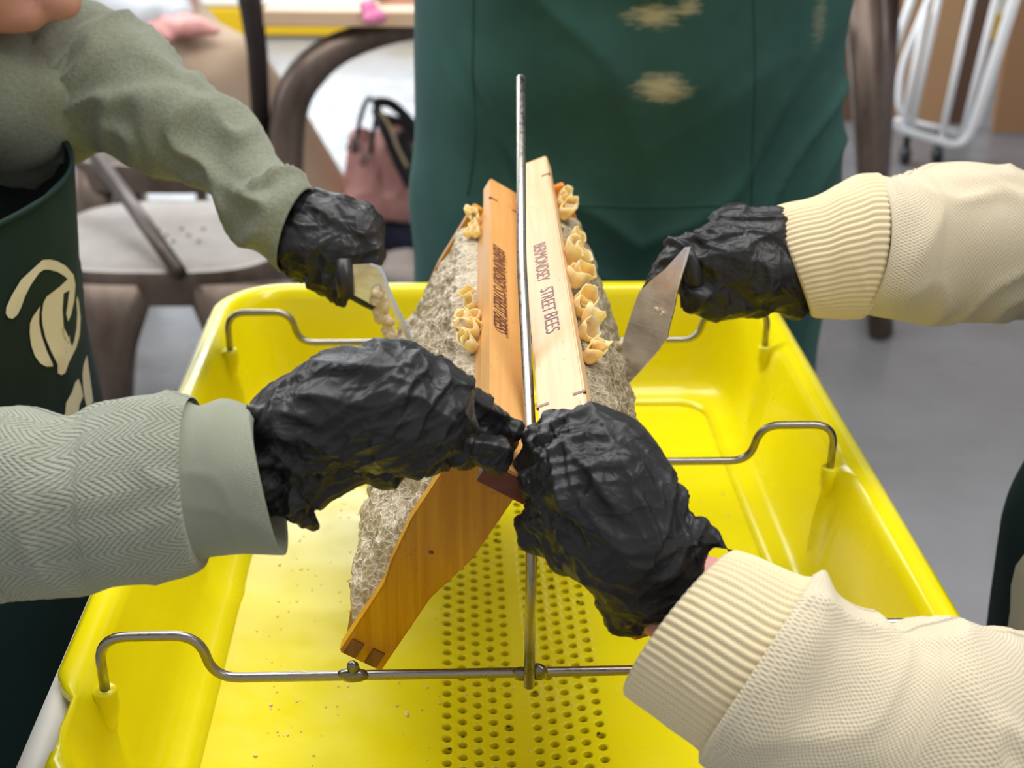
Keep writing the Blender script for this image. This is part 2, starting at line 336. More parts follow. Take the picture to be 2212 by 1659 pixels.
def yellow_tray():
    root = empty('uncapping_tray', TL(0, .73, .74), 'glossy yellow plastic uncapping tray with perforated bottom, under the frames', 'tray')
    L = []
    # hx, inset of y, corner radius, z : flange underside -> flange top -> wall -> floor
    spec = [(.2185, -.0015, .052, .829), (.2200, 0, .053, .834), (.2195, .0005, .052, .8385), (.2165, .0035, .050, .8405), (.2105, .0095, .045, .8405), (.2070, .013, .043, .838),
            (.2050, .015, .041, .832), (.1995, .0205, .040, .800), (.1955, .0245, .039, .778), (.1920, .028, .038, .7660), (.1885, .0315, .037, .7605), (.1835, .0365, .034, .7565), (.177, .043, .030, .7540), (.168, .052, .024, .7525)]
    for i, (hx, dy, r, z) in enumerate(spec):
        P = ring(hx, Y0+dy, Y1-dy, r, z)
        if i < 5:                                         # near the front the flange is trimmed back to the wall
            for p in P:
                k = min(1, max(0, (.520-p[1])/.010)); k = 1-sqrt(max(0, 1-k*k)) if k < 1 else 1
                tx = .2072; s = 1 if p[0] > 0 else -1
                if p[1] < .52 and abs(p[0]) > tx: p[0] = s*(abs(p[0])*(1-k)+tx*k)
                if p[1] < .52: p[2] = p[2]*(1-k)+.838*k if i < 3 else p[2]
        L.append(P)
    n = len(L[0])
    for i, P in enumerate(L):                             # pressed sockets for the wire ends bulge out of the side walls
        if i >= 6:
            for p in P:
                for yy in (.512, .717, .905):
                    d = (p[1]-yy)/.0075
                    if abs(p[0]) > .15 and abs(d) < 2.2: p[0] += (-1 if p[0] > 0 else 1)*math.exp(-d*d)*(.0095 if i == 6 else .009 if i == 7 else .006 if i == 8 else .001)
    V = [TL(*p) for P in L for p in P]; Fc = grid_faces(len(L), n, True)
    rim = pyd('rim_and_walls', V, Fc, YEL, root)
    sd = rim.modifiers.new('s', 'SOLIDIFY'); sd.thickness = .0014; sd.offset = 1
    # floor with real holes
    yl, yh = Y0+.052, Y1-.052
    def zz(x, y):
        k = min(1, max(0, min(y-yl, yh-y)/.05)); return .7525+(zf(x)-.7525)*k*k*(3-2*k)
    V = []; Fc = []
    def q(x0, x1, y0, y1, nx=1, ny=1):
        o = len(V)
        for i in range(nx+1):
            for j in range(ny+1):
                x = x0+(x1-x0)*i/nx; V.append(TL(x, y0+(y1-y0)*j/ny, zz(x, y0+(y1-y0)*j/ny)))
        for i in range(nx):
            for j in range(ny): a = o+i*(ny+1)+j; Fc.append((a, a+ny+1, a+ny+2, a+1))
    p = .0086; rp = .0098; ya, yb = .492, .94; nr = int((yb-ya)/rp); yb = ya+(nr+.5)*rp
    banks = [(-.0435, 5), (.0065, 5)]; yl, yh = Y0+.052, Y1-.052
    q(-.168, -.0435, yl, yh, 14, 60); q(-.0435+5*p, .0065, yl, yh, 1, 60); q(.0065+5*p, .168, yl, yh, 14, 60)
    for x0, nc in banks:
        q(x0, x0+nc*p, yl, ya, nc, 1); q(x0, x0+nc*p, yb, yh, nc, 8)
        for c in range(nc):
            xa, xb = x0+c*p, x0+(c+1)*p; st = c % 2
            q(xa, xb, ya if not st and False else ya, ya+st*rp/2, 1, 1) if st else q(xa, xb, yb-rp/2, yb, 1, 1)
            for k in range(nr):
                yc = ya+st*rp/2+(k+.5)*rp; xc = (xa+xb)/2; o = len(V); N = 16; hr = .0026
                for j in range(N):
                    a = 2*pi*j/N; s = 1/max(abs(cos(a)), abs(sin(a))); x = xc+cos(a)*s*p/2; V.append(TL(x, yc+sin(a)*s*rp/2, zz(x, yc+sin(a)*s*rp/2)))
                for rr, dz in ((hr*1.25, 0), (hr, -.0006), (hr*.94, -.0042)):
                    for j in range(N):
                        a = 2*pi*j/N; V.append(TL(xc+cos(a)*rr, yc+sin(a)*rr, zz(xc, yc)+dz))
                for g in range(3):
                    for j in range(N): k2 = (j+1) % N; Fc.append((o+g*N+j, o+g*N+k2, o+(g+1)*N+k2, o+(g+1)*N+j))
    f = pyd('perforated_floor', V, Fc, YEL, root, False)
    # raised collars of the wire sockets
    for s in (-1, 1):
        for yy in (.512, .717, .905):
            c = TL(s*.1965, yy, .8385); c0 = TL(s*.2010, yy, 0); V, Fc2 = tube_data([(c0[0], c0[1], .800), (c[0], c[1], .828), (c[0], c[1], .8365), (c[0], c[1], .8375)], [.0040, .0058, .0055, .0048], 20); pyd('wire_socket', V, Fc2, YEL, root)
    return root
yellow_tray()
def white_tray():
    root = empty('outer_tray', TL(0, .73, .70), 'plain white plastic tray holding the yellow tray inside it', 'tray'); L = []
    spec = [(.2240, -.004, .056, .79), (.2262, -.006, .058, .826), (.2245, -.005, .057, .8320), (.2190, 0, .053, .8325), (.2120, .0075, .046, .8315), (.2095, .010, .044, .82), (.2050, .014, .040, .75), (.195, .025, .03, .733)]
    for hx, dy, r, z in spec: L.append(ring(hx, Y0-.02+dy, Y1-dy, r, z))
    n = len(L[0]); V = [TL(*p) for P in L for p in P]; Fc = grid_faces(len(L), n, True); Fc.append(tuple((len(L)-1)*n+i for i in range(n)))
    pyd('shell', V, Fc, WHT, root, True).data.shade_smooth() if False else pyd('shell', V, Fc, WHT, root, True)
white_tray()
# small stand that carries the trays
st = empty('tray_stand', (.01, .73, 0), 'low metal stand hidden beneath the white tray', 'stand')
box('stand_top', (.01, .73, .719), (.30, .40, .022), GUN, st, .003)
for sx in (-1, 1):
    for sy in (-1, 1): box('leg', (.01+sx*.12, .73+sy*.17, .354), (.025, .025, .708), GUN, st, .002)

# wax crumbs sprinkled in the tray
def blob(c, r, seed=0, amp=.35, sub=1):
    bm = bmesh.new(); bmesh.ops.create_icosphere(bm, subdivisions=sub, radius=1); V = np.array([v.co[:] for v in bm.verts]); Fc = [tuple(v.index for v in f.verts) for f in bm.faces]; bm.free()
    V = V*(1+amp*nz(V*1.7+seed*3.1, seed))[:, None]*np.array(r); return V+np.array(c), Fc
V = []; Fc = []
for k in range(340):
    x = random.uniform(-.18, .18); y = random.uniform(.52, .97)
    if random.random() < .6: x = -abs(random.gauss(.10, .05))
    if abs(x) > .165: continue
    r = random.uniform(.0003, .0009)*(1.6 if random.random() < .12 else 1); a, b = blob(TL(x, y, zf(x)+r*.3), (r, r*random.uniform(.6, 1.5), r*.6), k)
    o = len(V); V += list(a); Fc += [tuple(i+o for i in q_) for q_ in b]
tag(pyd('wax_crumbs', V, Fc, CRUMB, None), 'tiny cream wax crumbs scattered over the yellow tray floor', 'wax', kind='stuff')
V = []; Fc = []
for k in range(26):                                       # dark specks caught in the holes
    x0 = random.choice([-.0435, .0065])+.0086*(random.randrange(5)+.5); y = .47+.0098*(random.randrange(46)+.9); a, b = blob(TL(x0+random.uniform(-.0015, .0015), y, zf(x0)-.0002), (.0013, .0009, .0008), k)
    o = len(V); V += list(a); Fc += [tuple(i+o for i in q_) for q_ in b]
tag(pyd('debris_specks', V, Fc, mat('dark_debris', (.03, .03, .01), .6), None), 'dark specks of hive debris caught in the tray holes', 'debris', kind='stuff')

# ------------------------------------------------------------------ wire frame rest
fr = empty('frame_rest', TL(0, .515, .84), 'bent stainless wire rest with three cross bars and a slanting centre rod', 'rack')
for yy in (.512, .717, .905):
    P = []
    for s in (-1, 1):
        h = [(s*.1965, yy, .824), (s*.1965, yy, .8665), (s*.151, yy, .8665), (s*.146, yy, .8425), (s*.05, yy, .8425)]
        P += h if s < 0 else h[::-1]
    P = rounded([TL(*p) for p in P], .014, 7); tube('cross_bar', P, .0024, STEEL, fr, 16)
up = [TL(.0, .508, .8375), TL(.0, .508, .90), TL(0, .520, .954), tuple(D(1126.5, 560, .687)), tuple(D(1125, 168, .775))]
P = rounded(up, .012, 6)
rr = [.0026]*len(P); P.append(tuple(np.array(P[-1])+(np.array(P[-1])-np.array(P[-2]))/np.linalg.norm(np.array(P[-1])-np.array(P[-2]))*.0018)); rr.append(.0014)
tube('centre_rod', P, rr, STEEL, fr, 18)
for c, r in ((TL(-.003, .511, .8425), (.005, .003, .0035)), (TL(.0045, .511, .8435), (.0045, .003, .0045)), (TL(-.0815, .511, .8435), (.0075, .0032, .0035)), (TL(-.0815, .511, .8475), (.003, .0026, .0040))):
    a, b = blob(c, r, 3, .12, 3); pyd('weld_bead', a, b, WELD, fr)

# ------------------------------------------------------------------ hive frames
def hive_frame(Bx, Bz, th, Hh, yn, yf, woodtop, wende, label, comb_mat, skew=0., gap=0.):
    root = empty('hive_frame', (Bx, (yn+yf)/2, Bz), label, 'frame', 0, 'hive frames leaning on the wire rest'); s = 1 if th > 0 else -1
    u = np.array([sin(th), 0, cos(th)]); w_ = np.array([cos(th), 0, -sin(th)])
    def L(w, y, uu): return np.array([Bx+skew*(y-yn), y, Bz])+w_*w+u*uu
    def prism(pts_wu, y0, y1, name, m, bev=.0008, par=None):
        bm = poly_extrude([L(a, y0, b) for a, b in pts_wu], (skew*(y1-y0), y1-y0, 0)); bmesh.ops.recalc_face_normals(bm, faces=bm.faces)
        bmesh.ops.bevel(bm, geom=list(bm.edges), offset=bev, segments=2, affect='EDGES'); return bm_obj(name, bm, m, par or root)
    ht = .011                                             # top bar half width
    tb = prism([(-ht, Hh-.010), (ht, Hh-.010), (ht, Hh), (-ht, Hh)], yn, yf, 'top_bar', woodtop)
    prism([(-ht*.9, Hh-.018), (ht*.9, Hh-.018), (ht*.9, Hh-.0102), (-ht*.9, Hh-.0102)], yn+.038, yf-.038, 'top_bar_rib', woodtop)
    prism([(-ht-.0004, Hh-.0108), (ht+.0004, Hh-.0108), (ht+.0003, Hh-.001), (-ht-.0003, Hh-.001)], yn-.0007, yn+.004, 'lug_end', DARKW, .0003, tb)
    Wd, Nw = .0172, .0112
    prof = [(-Nw, 0), (Nw, 0), (Nw, .048), (Nw+.0018, .056), (Wd-.0012, .070), (Wd, .076), (Wd, Hh-.0115), (-Wd, Hh-.0115), (-Wd, .080), (-Wd+.001, .072), (-Nw-.003, .056), (-Nw, .044)]
    for y0, nm in ((yn+.034, 'end_bar'), (yf-.043, 'end_bar')):
        eb = prism(prof, y0, y0+.009, nm, wende); ebn = eb if y0 < .6 else ebn
    for a in (-.0062, .0048):                             # bottom bars, their dovetailed ends show through the end bar
        prism([(a-.0032, .001), (a+.0032, .001), (a+.0032, .0105), (a-.0032, .0105)], yn+.0332, yf-.0335, 'bottom_bar', ENDG, .0004)
    for yy in (yn+.038, yf-.046):                         # dark dovetail joints on the top bar
        for a in (-ht*.78, ht*.78): prism([(a-.003, Hh-.001), (a+.003, Hh-.001), (a+.003, Hh+.0002), (a-.003, Hh+.0002)], yy, yy+.0025, 'dovetail_joint', DARKW, .0001, tb)
    a, b = blob(L(-.001, yn+.0338, .070), (.0012, .0006, .0009), 1, .2, 2); pyd('nail_hole', a, b, DARKW, ebn)
    # comb: both faces swell beyond the bars, capped cells give a lumpy skin
    ny, nu = 260, 90; V = []; ys = np.linspace(yn+.0435, yf-.0435-gap, ny); us = np.linspace(.009, Hh-.0165, nu)
    YY, UU = np.meshgrid(ys, us, indexing='ij'); Pn = np.stack([YY.ravel(), UU.ravel(), YY.ravel()*0], 1)
    for sd in (-1, 1):
        ty = (Pn[:, 0]-ys[0])/(ys[-1]-ys[0]); tu = (Pn[:, 1]-us[0])/(us[-1]-us[0])
        edge = np.minimum(1, np.minimum(np.minimum(ty, 1-ty)*22, np.minimum(tu, (1-tu)*.8)*9+.25))**.5
        T = (.0155+.0035*nz(Pn*22+sd*5, 5)+.0034*nz(Pn*60+sd, 6))*edge+.001
        T += edge*((.0016*nz(Pn*240+sd, 7))+.0009*np.abs(nz(Pn*430+sd, 8)))
        pit = nz(Pn*150+sd*9, 9); T -= np.clip(pit-.62, 0, 1)*.012*edge
        V += [L(sd*t, y, uu) for t, y, uu in zip(T, Pn[:, 0], Pn[:, 1])]
    N = ny*nu; Fc = grid_faces(ny, nu)+[f[::-1] for f in grid_faces(ny, nu, off=N)]
    for i in range(ny-1):
        for j in (0, nu-1): a = i*nu+j; Fc.append((a, a+nu, N+a+nu, N+a))
    for j in range(nu-1):
        for i in (0, ny-1): a = i*nu+j; Fc.append((a, a+1, N+a+1, N+a))
    pyd('comb', V, Fc, comb_mat, root)
    return tb, L
def burr(root, L, side, y, uu, n, seed, m, Hh, sc=1.):       # open wax cells: thin-walled irregular cups in a small cluster
    r_ = random.Random(seed); V = []; Fc = []; o0 = L(0, 0, 0); ew = L(1, 0, 0)-o0; eu = L(0, 0, 1)-o0; ey = np.array([0, 1, 0.])
    for k in range(n):
        R_ = r_.uniform(.0036, .0050)*sc; ln = r_.uniform(.0035, .0075)*sc; ax = side*ew*r_.uniform(.5, .9)+eu*r_.uniform(.35, .7)-ey*r_.uniform(.0, .7); ax /= np.linalg.norm(ax)
        b1 = np.cross(ax, ey); b1 /= np.linalg.norm(b1); b2 = np.cross(ax, b1); yc = y+(k-(n-1)/2)*.0062*sc+r_.uniform(-.001, .001); wc = side*(.0125+(k % 2)*.0035*sc)
        c = L(wc, yc, uu+r_.uniform(-.002, .003)); ph = r_.uniform(0, 6)
        prof = [(.55, -.35, 0), (.85, 0, 0), (.97, .45, .4), (1.04, 1, 1), (.94, 1.0, 1), (.86, .45, .4), (.70, -.1, 0), (.35, -.25, 0), (.05, -.28, 0)]; o = len(V); N = 18
        for (a, h, wv) in prof:
            for j in range(N):
                t = 2*pi*j/N; hx = .92/max(abs(cos((t % (pi/3))-pi/6)), .8); rr_ = R_*a*hx*(1+.14*sin(2*t+ph)*(h > 0))
                V.append(c+b1*rr_*cos(t)+b2*rr_*sin(t)+ax*ln*(h+wv*(.32*sin(t+ph)+.14*sin(3*t+ph*2))))
        Fc += grid_faces(len(prof), N, True, o)
    return pyd('burr_comb', V, Fc, m, root)
HL = .140
HR = .130
LF, LL = hive_frame(-.0605, .8420, radians(30.4), HL, .4865, .8960, WOODL, WOODE, 'orange-brown wooden hive frame with pale capped comb, held by the sage-sleeved hand', WAX)
RF, LR = hive_frame(.0795, .855, radians(-21.5), HR, .4900, .9120, WOODR, WOODE2, 'pale wooden hive frame with grey-brown comb, held by the cream-sleeved hand', WAX2, skew=-.006, gap=.022)
for y, n, sd, sc in ((.640, 3, 1, 1.1), (.660, 3, 2, 1.2), (.70, 2, 3, 1), (.815, 3, 4, .9), (.84, 2, 14, .9)): burr(LF.parent, LL, -1, y, HL-.017, n, sd, BURR, HL, sc)
for y, n, sd, sc in ((.855, 2, 5, .8), (.825, 3, 6, 1.1), (.765, 2, 7, 1.25), (.735, 3, 8, 1.3), (.700, 3, 9, 1.35), (.662, 3, 10, 1.25), (.630, 2, 11, 1.2), (.60, 2, 12, 1.1)): burr(RF.parent, LR, 1, y, HR-.015, n, sd, BURR, HR, sc)
def stamp(root, L, txt, y0, y1, w0, hgt, m, Hh, shear=0):
    cu = bpy.data.curves.new('t', 'FONT'); cu.body = txt; cu.size = 1; cu.extrude = 0; o = bpy.data.objects.new('t', cu); COL.objects.link(o)
    dg = bpy.context.evaluated_depsgraph_get(); me = bpy.data.meshes.new_from_object(o.evaluated_get(dg)); bpy.data.objects.remove(o)
    co, _ = vdata(me); x0, x1 = co[:, 0].min(), co[:, 0].max(); hy = co[:, 1].max()
    q_ = np.array([L(w0+(c[1]/hy-.5)*hgt, y0+(y1-y0)*(c[0]-x0)/(x1-x0)+shear*(c[1]/hy-.5)*hgt, Hh+(.0003 if m.name == 'brown_ink' else .0002)) for c in co]); setco(me, q_)
    o = link('stamped_lettering', me, m, root, False); o['label'] = 'dark stamped lettering'; return o
def yat(L, py, HL=.140):                                           # where along the top bar a height in the frame falls
    a, b = .45, .95
    for _ in range(40):
        m = (a+b)/2; v = L(0, m, HL)-CAM; y = CY-F*(v@UP)/(v@fw)
        if y > py: a = m
        else: b = m
    return (a+b)/2
stamp(LF, LL, 'BERMONDSEY STREET BEES', yat(LL, 545), yat(LL, 724), -.0052, .0080, INK, HL, -.55)
stamp(LF, LL, 'BERMONDSEY STREET BEES', yat(LL, 551), yat(LL, 730), -.0044, .0080, mat('faint_ink', (.42, .17, .05), .7), HL, -.55)
stamp(RF, LR, 'BERMONDSEY', yat(LR, 525, HR), yat(LR, 605, HR), -.0012, .0074, INK2, HR)
stamp(RF, LR, 'STREET', yat(LR, 622, HR), yat(LR, 672, HR), -.0002, .0074, INK2, HR)
stamp(RF, LR, 'BEES', yat(LR, 677, HR), yat(LR, 718, HR), .0004, .0074, INK2, HR)

# ------------------------------------------------------------------ people: sleeves and gloves
def sleeve(name, st, m, parent, nseg=96, ratio=.85, n=90, folds=.0, fseed=1, rib=0, knit_amp=0, close=False, tuck=False, ffreq=45):
    # stations: top pixel, bottom pixel, distance of the axis; gives a tapering elliptical tube with drape
    st = cat(st, n); C0 = []; A = []
    for xt, yt, xb, yb, d in st: a, b = D(xt, yt, d), D(xb, yb, d); C0.append((a+b)/2); A.append((a-b)/2)
    C0 = np.array(C0); A = np.array(A); T = np.gradient(C0, axis=0); Ls = np.r_[0, np.cumsum(np.linalg.norm(np.diff(C0, axis=0), axis=1))]
    V = []; UV = []
    for i in range(n):
        t = T[i]/np.linalg.norm(T[i]); a = A[i]; rt = np.linalg.norm(a); e1 = a/rt; e2 = np.cross(t, e1); e2 /= np.linalg.norm(e2)
        for j in range(nseg):
            ph = 2*pi*j/nseg; rr_ = 1.; V.append(C0[i]+e1*cos(ph)*rt+e2*sin(ph)*rt*ratio); UV.append((Ls[i], j/nseg*2*pi*.035))
    V = np.array(V); Nn = V-np.repeat(C0, nseg, 0); Nn /= np.linalg.norm(Nn, axis=1)[:, None]
    if rib:
        ph = np.tile(np.arange(nseg)/nseg*2*pi, n); V += Nn*(np.abs(np.cos(ph*rib/2))*.0011)[:, None]
    if folds:
        q_ = V*ffreq+nz(V*25, 3)[:, None]*.8; f1 = 1-np.abs(nz(q_, fseed)); f2 = nz(V*22, fseed+1)
        sup = np.clip(np.minimum(np.arange(n), np.arange(n)[::-1])/8., 0, 1); sup = np.repeat(sup, nseg)
        V += Nn*((folds*((f1**2.5)-.35)+folds*.9*f2)*sup)[:, None]
    Fc = grid_faces(n, nseg, True)
    if tuck:                                              # hem turns inward
        V = list(V); UV = list(UV); base = (n-1)*nseg; o = len(V)
        for k, (s_, b_) in enumerate(((.97, .0012), (.93, .0), (.90, -.012))):
            t = T[-1]/np.linalg.norm(T[-1])
            for j in range(nseg): V.append(C0[-1]+(np.array(V[base+j])-C0[-1])*s_+t*b_); UV.append(UV[base+j])
        Fc += [(base+j, base+(j+1) % nseg, o+(j+1) % nseg, o+j) for j in range(nseg)]+grid_faces(3, nseg, True, o)
    return pyd(name, V, Fc, m, parent, uv=UV)
def glove(name, chains, parent, voxel=.0014, seed=1, amp=1., stretch=None, smooth=4, dk=1.):
    ch = [[(D(x, y, d*dk), r*d*dk/F) for x, y, d, r in c] for c in chains]; me = union(ch, voxel, smooth); co, no = vdata(me)
    P = co.copy()
    if stretch is not None:
        a = D(stretch[0], stretch[1], .6); b = D(stretch[2], stretch[3], .6); d = (b-a)/np.linalg.norm(b-a); P = P-.35*(P@d)[:, None]*d
    wv = np.stack([nz(P*30, seed+7), nz(P*30, seed+8), nz(P*30, seed+9)], 1)*.55
    big = nz(P*34, seed); r1 = 1-np.abs(nz(P*48+wv, seed+1)); r2 = 1-np.abs(nz(P*95+wv*2, seed+2)); r3 = 1-np.abs(nz(P*190+wv*2, seed+3))
    msk = np.clip(.5+1.1*nz(P*22, seed+4), 0, 1)
    lm_ = np.clip(.3+1.5*nz(P*24, seed+23), 0, 1)
    # creases: nearly straight folds in patches, mostly running along the hand
    rk = np.random.RandomState(seed); ax = d if stretch is not None else np.array([1., 0, 0]); e2 = np.cross(ax, [0, 0, 1.]); e2 /= np.linalg.norm(e2); e3 = np.cross(ax, e2)
    dsp = .0012*big-.0008; C_ = co; dw = nz(C_*22, seed+50)
    for k in range(8):
        ph, be = rk.uniform(0, 2*pi), rk.uniform(-.85, .85); nn_ = (e2*cos(ph)+e3*sin(ph))*cos(be)+ax*sin(be); lam = rk.uniform(.010, .021) if k < 6 else rk.uniform(.005, .008)
        t_ = (C_@nn_)/lam+.75*dw+.5*nz(C_*45, seed+60+k); fr_ = t_-np.floor(t_); rd = np.minimum(fr_/.75, (1-fr_)/.25)             # a soft flank and a steep one
        mk_ = np.clip(.15+1.9*nz(C_*30+k*7.7, seed+70+k), 0, 1); dsp = dsp+(.0024 if k < 6 else .0010)*mk_*(rd**2.2-.3)
    w1, c1 = worley(P*52+wv*1.1, seed+11); dsp = dsp-.0016*(c1-.5)+.0007*np.exp(-w1/.07)+.0014*lm_*np.exp(-np.abs(nz(P*32+wv*1.2, seed+15))/.05)
    setco(me, co+no*(dsp*amp)[:, None]); o = link(name, me, GLOVE, parent); return o
def blobs(name, chains, m, parent, voxel=.004, smooth=6, px=True):
    ch = [[(D(x, y, d), r*d/F) for x, y, d, r in c] for c in chains] if px else chains
    return link(name, union(ch, voxel, smooth), m, parent)

# ---- person in sage sweatshirt, left
PA = empty('person', (-.45, .80, 0), 'person in sage sweatshirt and dark green apron at left, holding a scraper and a frame', 'person')
v3 = lambda *a: np.array(a, float)
body = [[(v3(-.47, .80, .95), .10), (v3(-.46, .81, 1.10), .075), (v3(-.43, .84, 1.17), .05)],            # chest, neck
        [(v3(-.47, .80, .95), .11), (v3(-.46, .79, .55), .12)], [(v3(-.46, .72, .5), .07), (v3(-.45, .70, .06), .045)], [(v3(-.46, .88, .5), .07), (v3(-.45, .90, .06), .045)],
        [(v3(-.45, .70, .04), .035), (v3(-.34, .70, .03), .03)], [(v3(-.45, .90, .04), .035), (v3(-.34, .90, .03), .03)],
        [(D(-60, -230, .86), .080), (D(-110, -330, .87), .088)], [(D(-30, -70, .86), .040), (D(-40, -150, .86), .060)],
        [(D(30, 14, .86), .0175), (D(-60, -10, .86), .026)], [(D(60, 24, .86), .0135), (D(20, 24, .86), .0150)], [(D(128, -6, .86), .0150), (D(90, -50, .86), .020)], [(D(140, 6, .86), .0112), (D(118, 2, .86), .0120)],
        [(D(-30, 50, .90), .012), (D(10, 62, .90), .010)],
        [(D(135, -110, .86), .012), (D(140, -135, .86), .012)], [(D(150, -190, .86), .010), (D(185, -195, .86), .0085)], [(D(150, -280, .86), .008), (D(175, -205, .86), .009)],
        [(D(80, -90, .86), .028), (D(70, -310, .86), .045)], [(D(-150, -240, .80), .012), (D(-160, -290, .80), .012)]]
blobs('body', body, SKIN, PA, .004, 5, False)
hair = [[(D(-110, -400, .88), .095), (D(-190, -300, .89), .095)], [(D(-190, -300, .89), .085), (D(-210, -150, .90), .055)]]
blobs('hair', hair, mat('dark_brown_hair', (.04, .022, .012), .5), PA, .005, 3, False)
shirt = [[(v3(-.47, .80, .70), .135), (v3(-.47, .80, .98), .135)], [(v3(-.47, .66, .98), .085), (v3(-.45, .98, 1.01), .085)], [(v3(-.45, .97, 1.0), .075), (D(170, 160, .96), .050)],
         [(v3(-.47, .66, .96), .07), (v3(-.47, .50, .90), .06)], [(D(60, 110, .93), .025), (D(20, 200, .92), .05)], [(D(100, 60, .97), .014), (D(160, 120, .97), .03)]]
me = union([[(a, b) for a, b in c] for c in shirt], .0045, 6); co, no = vdata(me); setco(me, co+no*(.005*(1-np.abs(nz(co*26, 2)))**2+.004*nz(co*18, 5))[:, None])
L_ = me.uv_layers.new(name='UVMap'); vi = np.zeros(len(me.loops), int); me.loops.foreach_get('vertex_index', vi); L_.data.foreach_set('uv', (co[:, [1, 2]])[vi].ravel())
link('sweatshirt', me, SAGEF, PA)
sleeve('far_sleeve', [(60, 20, -60, 380, .97), (190, 38, 60, 385, .95), (285, 42, 155, 345, .94), (335, 78, 215, 312, .93), (440, 178, 318, 362, .915), (560, 290, 440, 430, .90), (636, 362, 512, 522, .885), (672, 404, 604, 588, .88)], SAGEF, PA, folds=.0095, fseed=4, tuck=True, ffreq=30)
sleeve('near_sleeve', [(-420, 760, -520, 1190, .66), (-250, 850, -260, 1290, .58), (-60, 885, -40, 1312, .545), (60, 885, 60, 1300, .54), (150, 903, 160, 1288, .535), (215, 868, 235, 1275, .535), (290, 849, 330, 1258, .535), (360, 846, 400, 1243, .535), (400, 852, 436, 1224, .535), (414, 858, 440, 1208, .535)], SAGE, PA, folds=.0022, fseed=12, n=120, ratio=.9)
sleeve('near_cuff', [(396, 862, 432, 1214, .535), (430, 876, 452, 1202, .535), (480, 860, 520, 1196, .535), (525, 872, 600, 1198, .534), (548, 890, 612, 1199, .534)], SAGEC, PA, n=40, folds=.0006, tuck=True, ratio=.88)
glove('glove', [
    [(600, 1000, .545, 118), (665, 925, .54, 126), (740, 885, .53, 134), (850, 880, .525, 146), (900, 885, .527, 130)],     # palm and back of the hand
    [(800, 860, .525, 95), (870, 815, .52, 76), (925, 835, .525, 72)],                                                          # knuckle ridge
    [(900, 820, .53, 62), (985, 850, .545, 52), (1050, 905, .56, 44), (1094, 945, .568, 32)],                                   # index finger
    [(1085, 925, .562, 26), (1112, 935, .562, 24)],
    [(900, 900, .535, 62), (975, 930, .545, 46), (1000, 985, .55, 34)],                                                         # middle finger
    [(850, 960, .535, 66), (920, 985, .545, 48), (960, 975, .56, 36)],                                                         # ring finger
    [(760, 985, .54, 66), (835, 1010, .55, 46), (905, 1000, .565, 30)],                                                        # little finger
    [(960, 900, .56, 46), (1020, 962, .55, 38), (1064, 974, .548, 40), (1090, 1000, .549, 25)],                                # thumb over the lug
    [(640, 1060, .545, 60), (745, 1010, .545, 60)],
    [(545, 888, .53, 22), (585, 935, .53, 34), (598, 1010, .53, 42), (640, 1098, .535, 36), (668, 1128, .54, 20)],              # gathered cuff
    [(575, 890, .53, 34), (640, 880, .53, 60)], [(598, 1040, .532, 40), (622, 1100, .535, 34)]]+
    [[(532+k*15, 874-k*4, .531, 8), (585+k*15, 925, .524, 9), (602+k*15, 1010, .522, 9), (622+k*13, 1085, .527, 9), (655+k*8, 1135, .537, 8)] for k in range(4)], PA, .00105, 21, 1.0, (550, 1000, 900, 850))
glove('glove', [
    [(620, 500, .885, 58), (670, 530, .88, 84), (735, 545, .875, 80)], [(655, 450, .88, 40), (720, 490, .875, 66), (775, 500, .872, 60)],
    [(760, 470, .87, 34), (800, 490, .868, 30), (808, 540, .865, 28)],
    [(770, 540, .868, 36), (806, 560, .865, 26), (790, 590, .865, 22)],
    [(700, 590, .875, 50), (735, 625, .87, 32), (738, 652, .87, 18)], [(720, 600, .87, 44), (760, 600, .868, 24)],
    [(690, 424, .88, 18), (730, 432, .875, 16), (795, 452, .875, 16)], [(625, 440, .885, 22), (612, 560, .885, 26)], [(660, 420, .885, 20), (640, 470, .885, 40)]], PA, .0014, 33, .8, (620, 500, 800, 560))
# apron shell around the chest
def apron_shell(name, cx, cy, prof, a0, a1, m, parent, amp=.006, seed=1, nth=90, nzr=110, hem=None):
    V = []; UV = []                                       # prof: (z, rx, ry) rows
    pr = cat(prof, nzr)
    for (z, rx, ry) in pr:
        for j in range(nth):
            t = radians(a0+(a1-a0)*j/(nth-1)); V.append((cx+rx*cos(t), cy+ry*sin(t), z))
    V = np.array(V); N_ = V-np.array([cx, cy, 0]); N_[:, 2] = 0; N_ /= np.linalg.norm(N_, axis=1)[:, None]
    f = amp*(nz(V*np.array([14, 14, 9]), seed)+.6*(1-np.abs(nz(V*np.array([22, 22, 16])+nz(V*12, 2)[:, None]*.6, seed+1)))**3)
    V = V+N_*f[:, None]; o = pyd(name, V, grid_faces(nzr, nth), m, parent); s = o.modifiers.new('s', 'SOLIDIFY'); s.thickness = .0016; s.offset = -1; return o
ap = apron_shell('apron', -.435, .80, [(.990, .170, .195), (.95, .168, .195), (.90, .165, .20), (.85, .163, .21), (.80, .165, .215), (.6, .175, .23), (.3, .18, .24)], -118, 100, GREEN, PA, .003, 3)
tube('apron_hem', [(-.435+.171*cos(radians(t)), .80+.196*sin(radians(t)), .989) for t in np.linspace(-118, 100, 60)], .0016, GREEN, PA, 8)
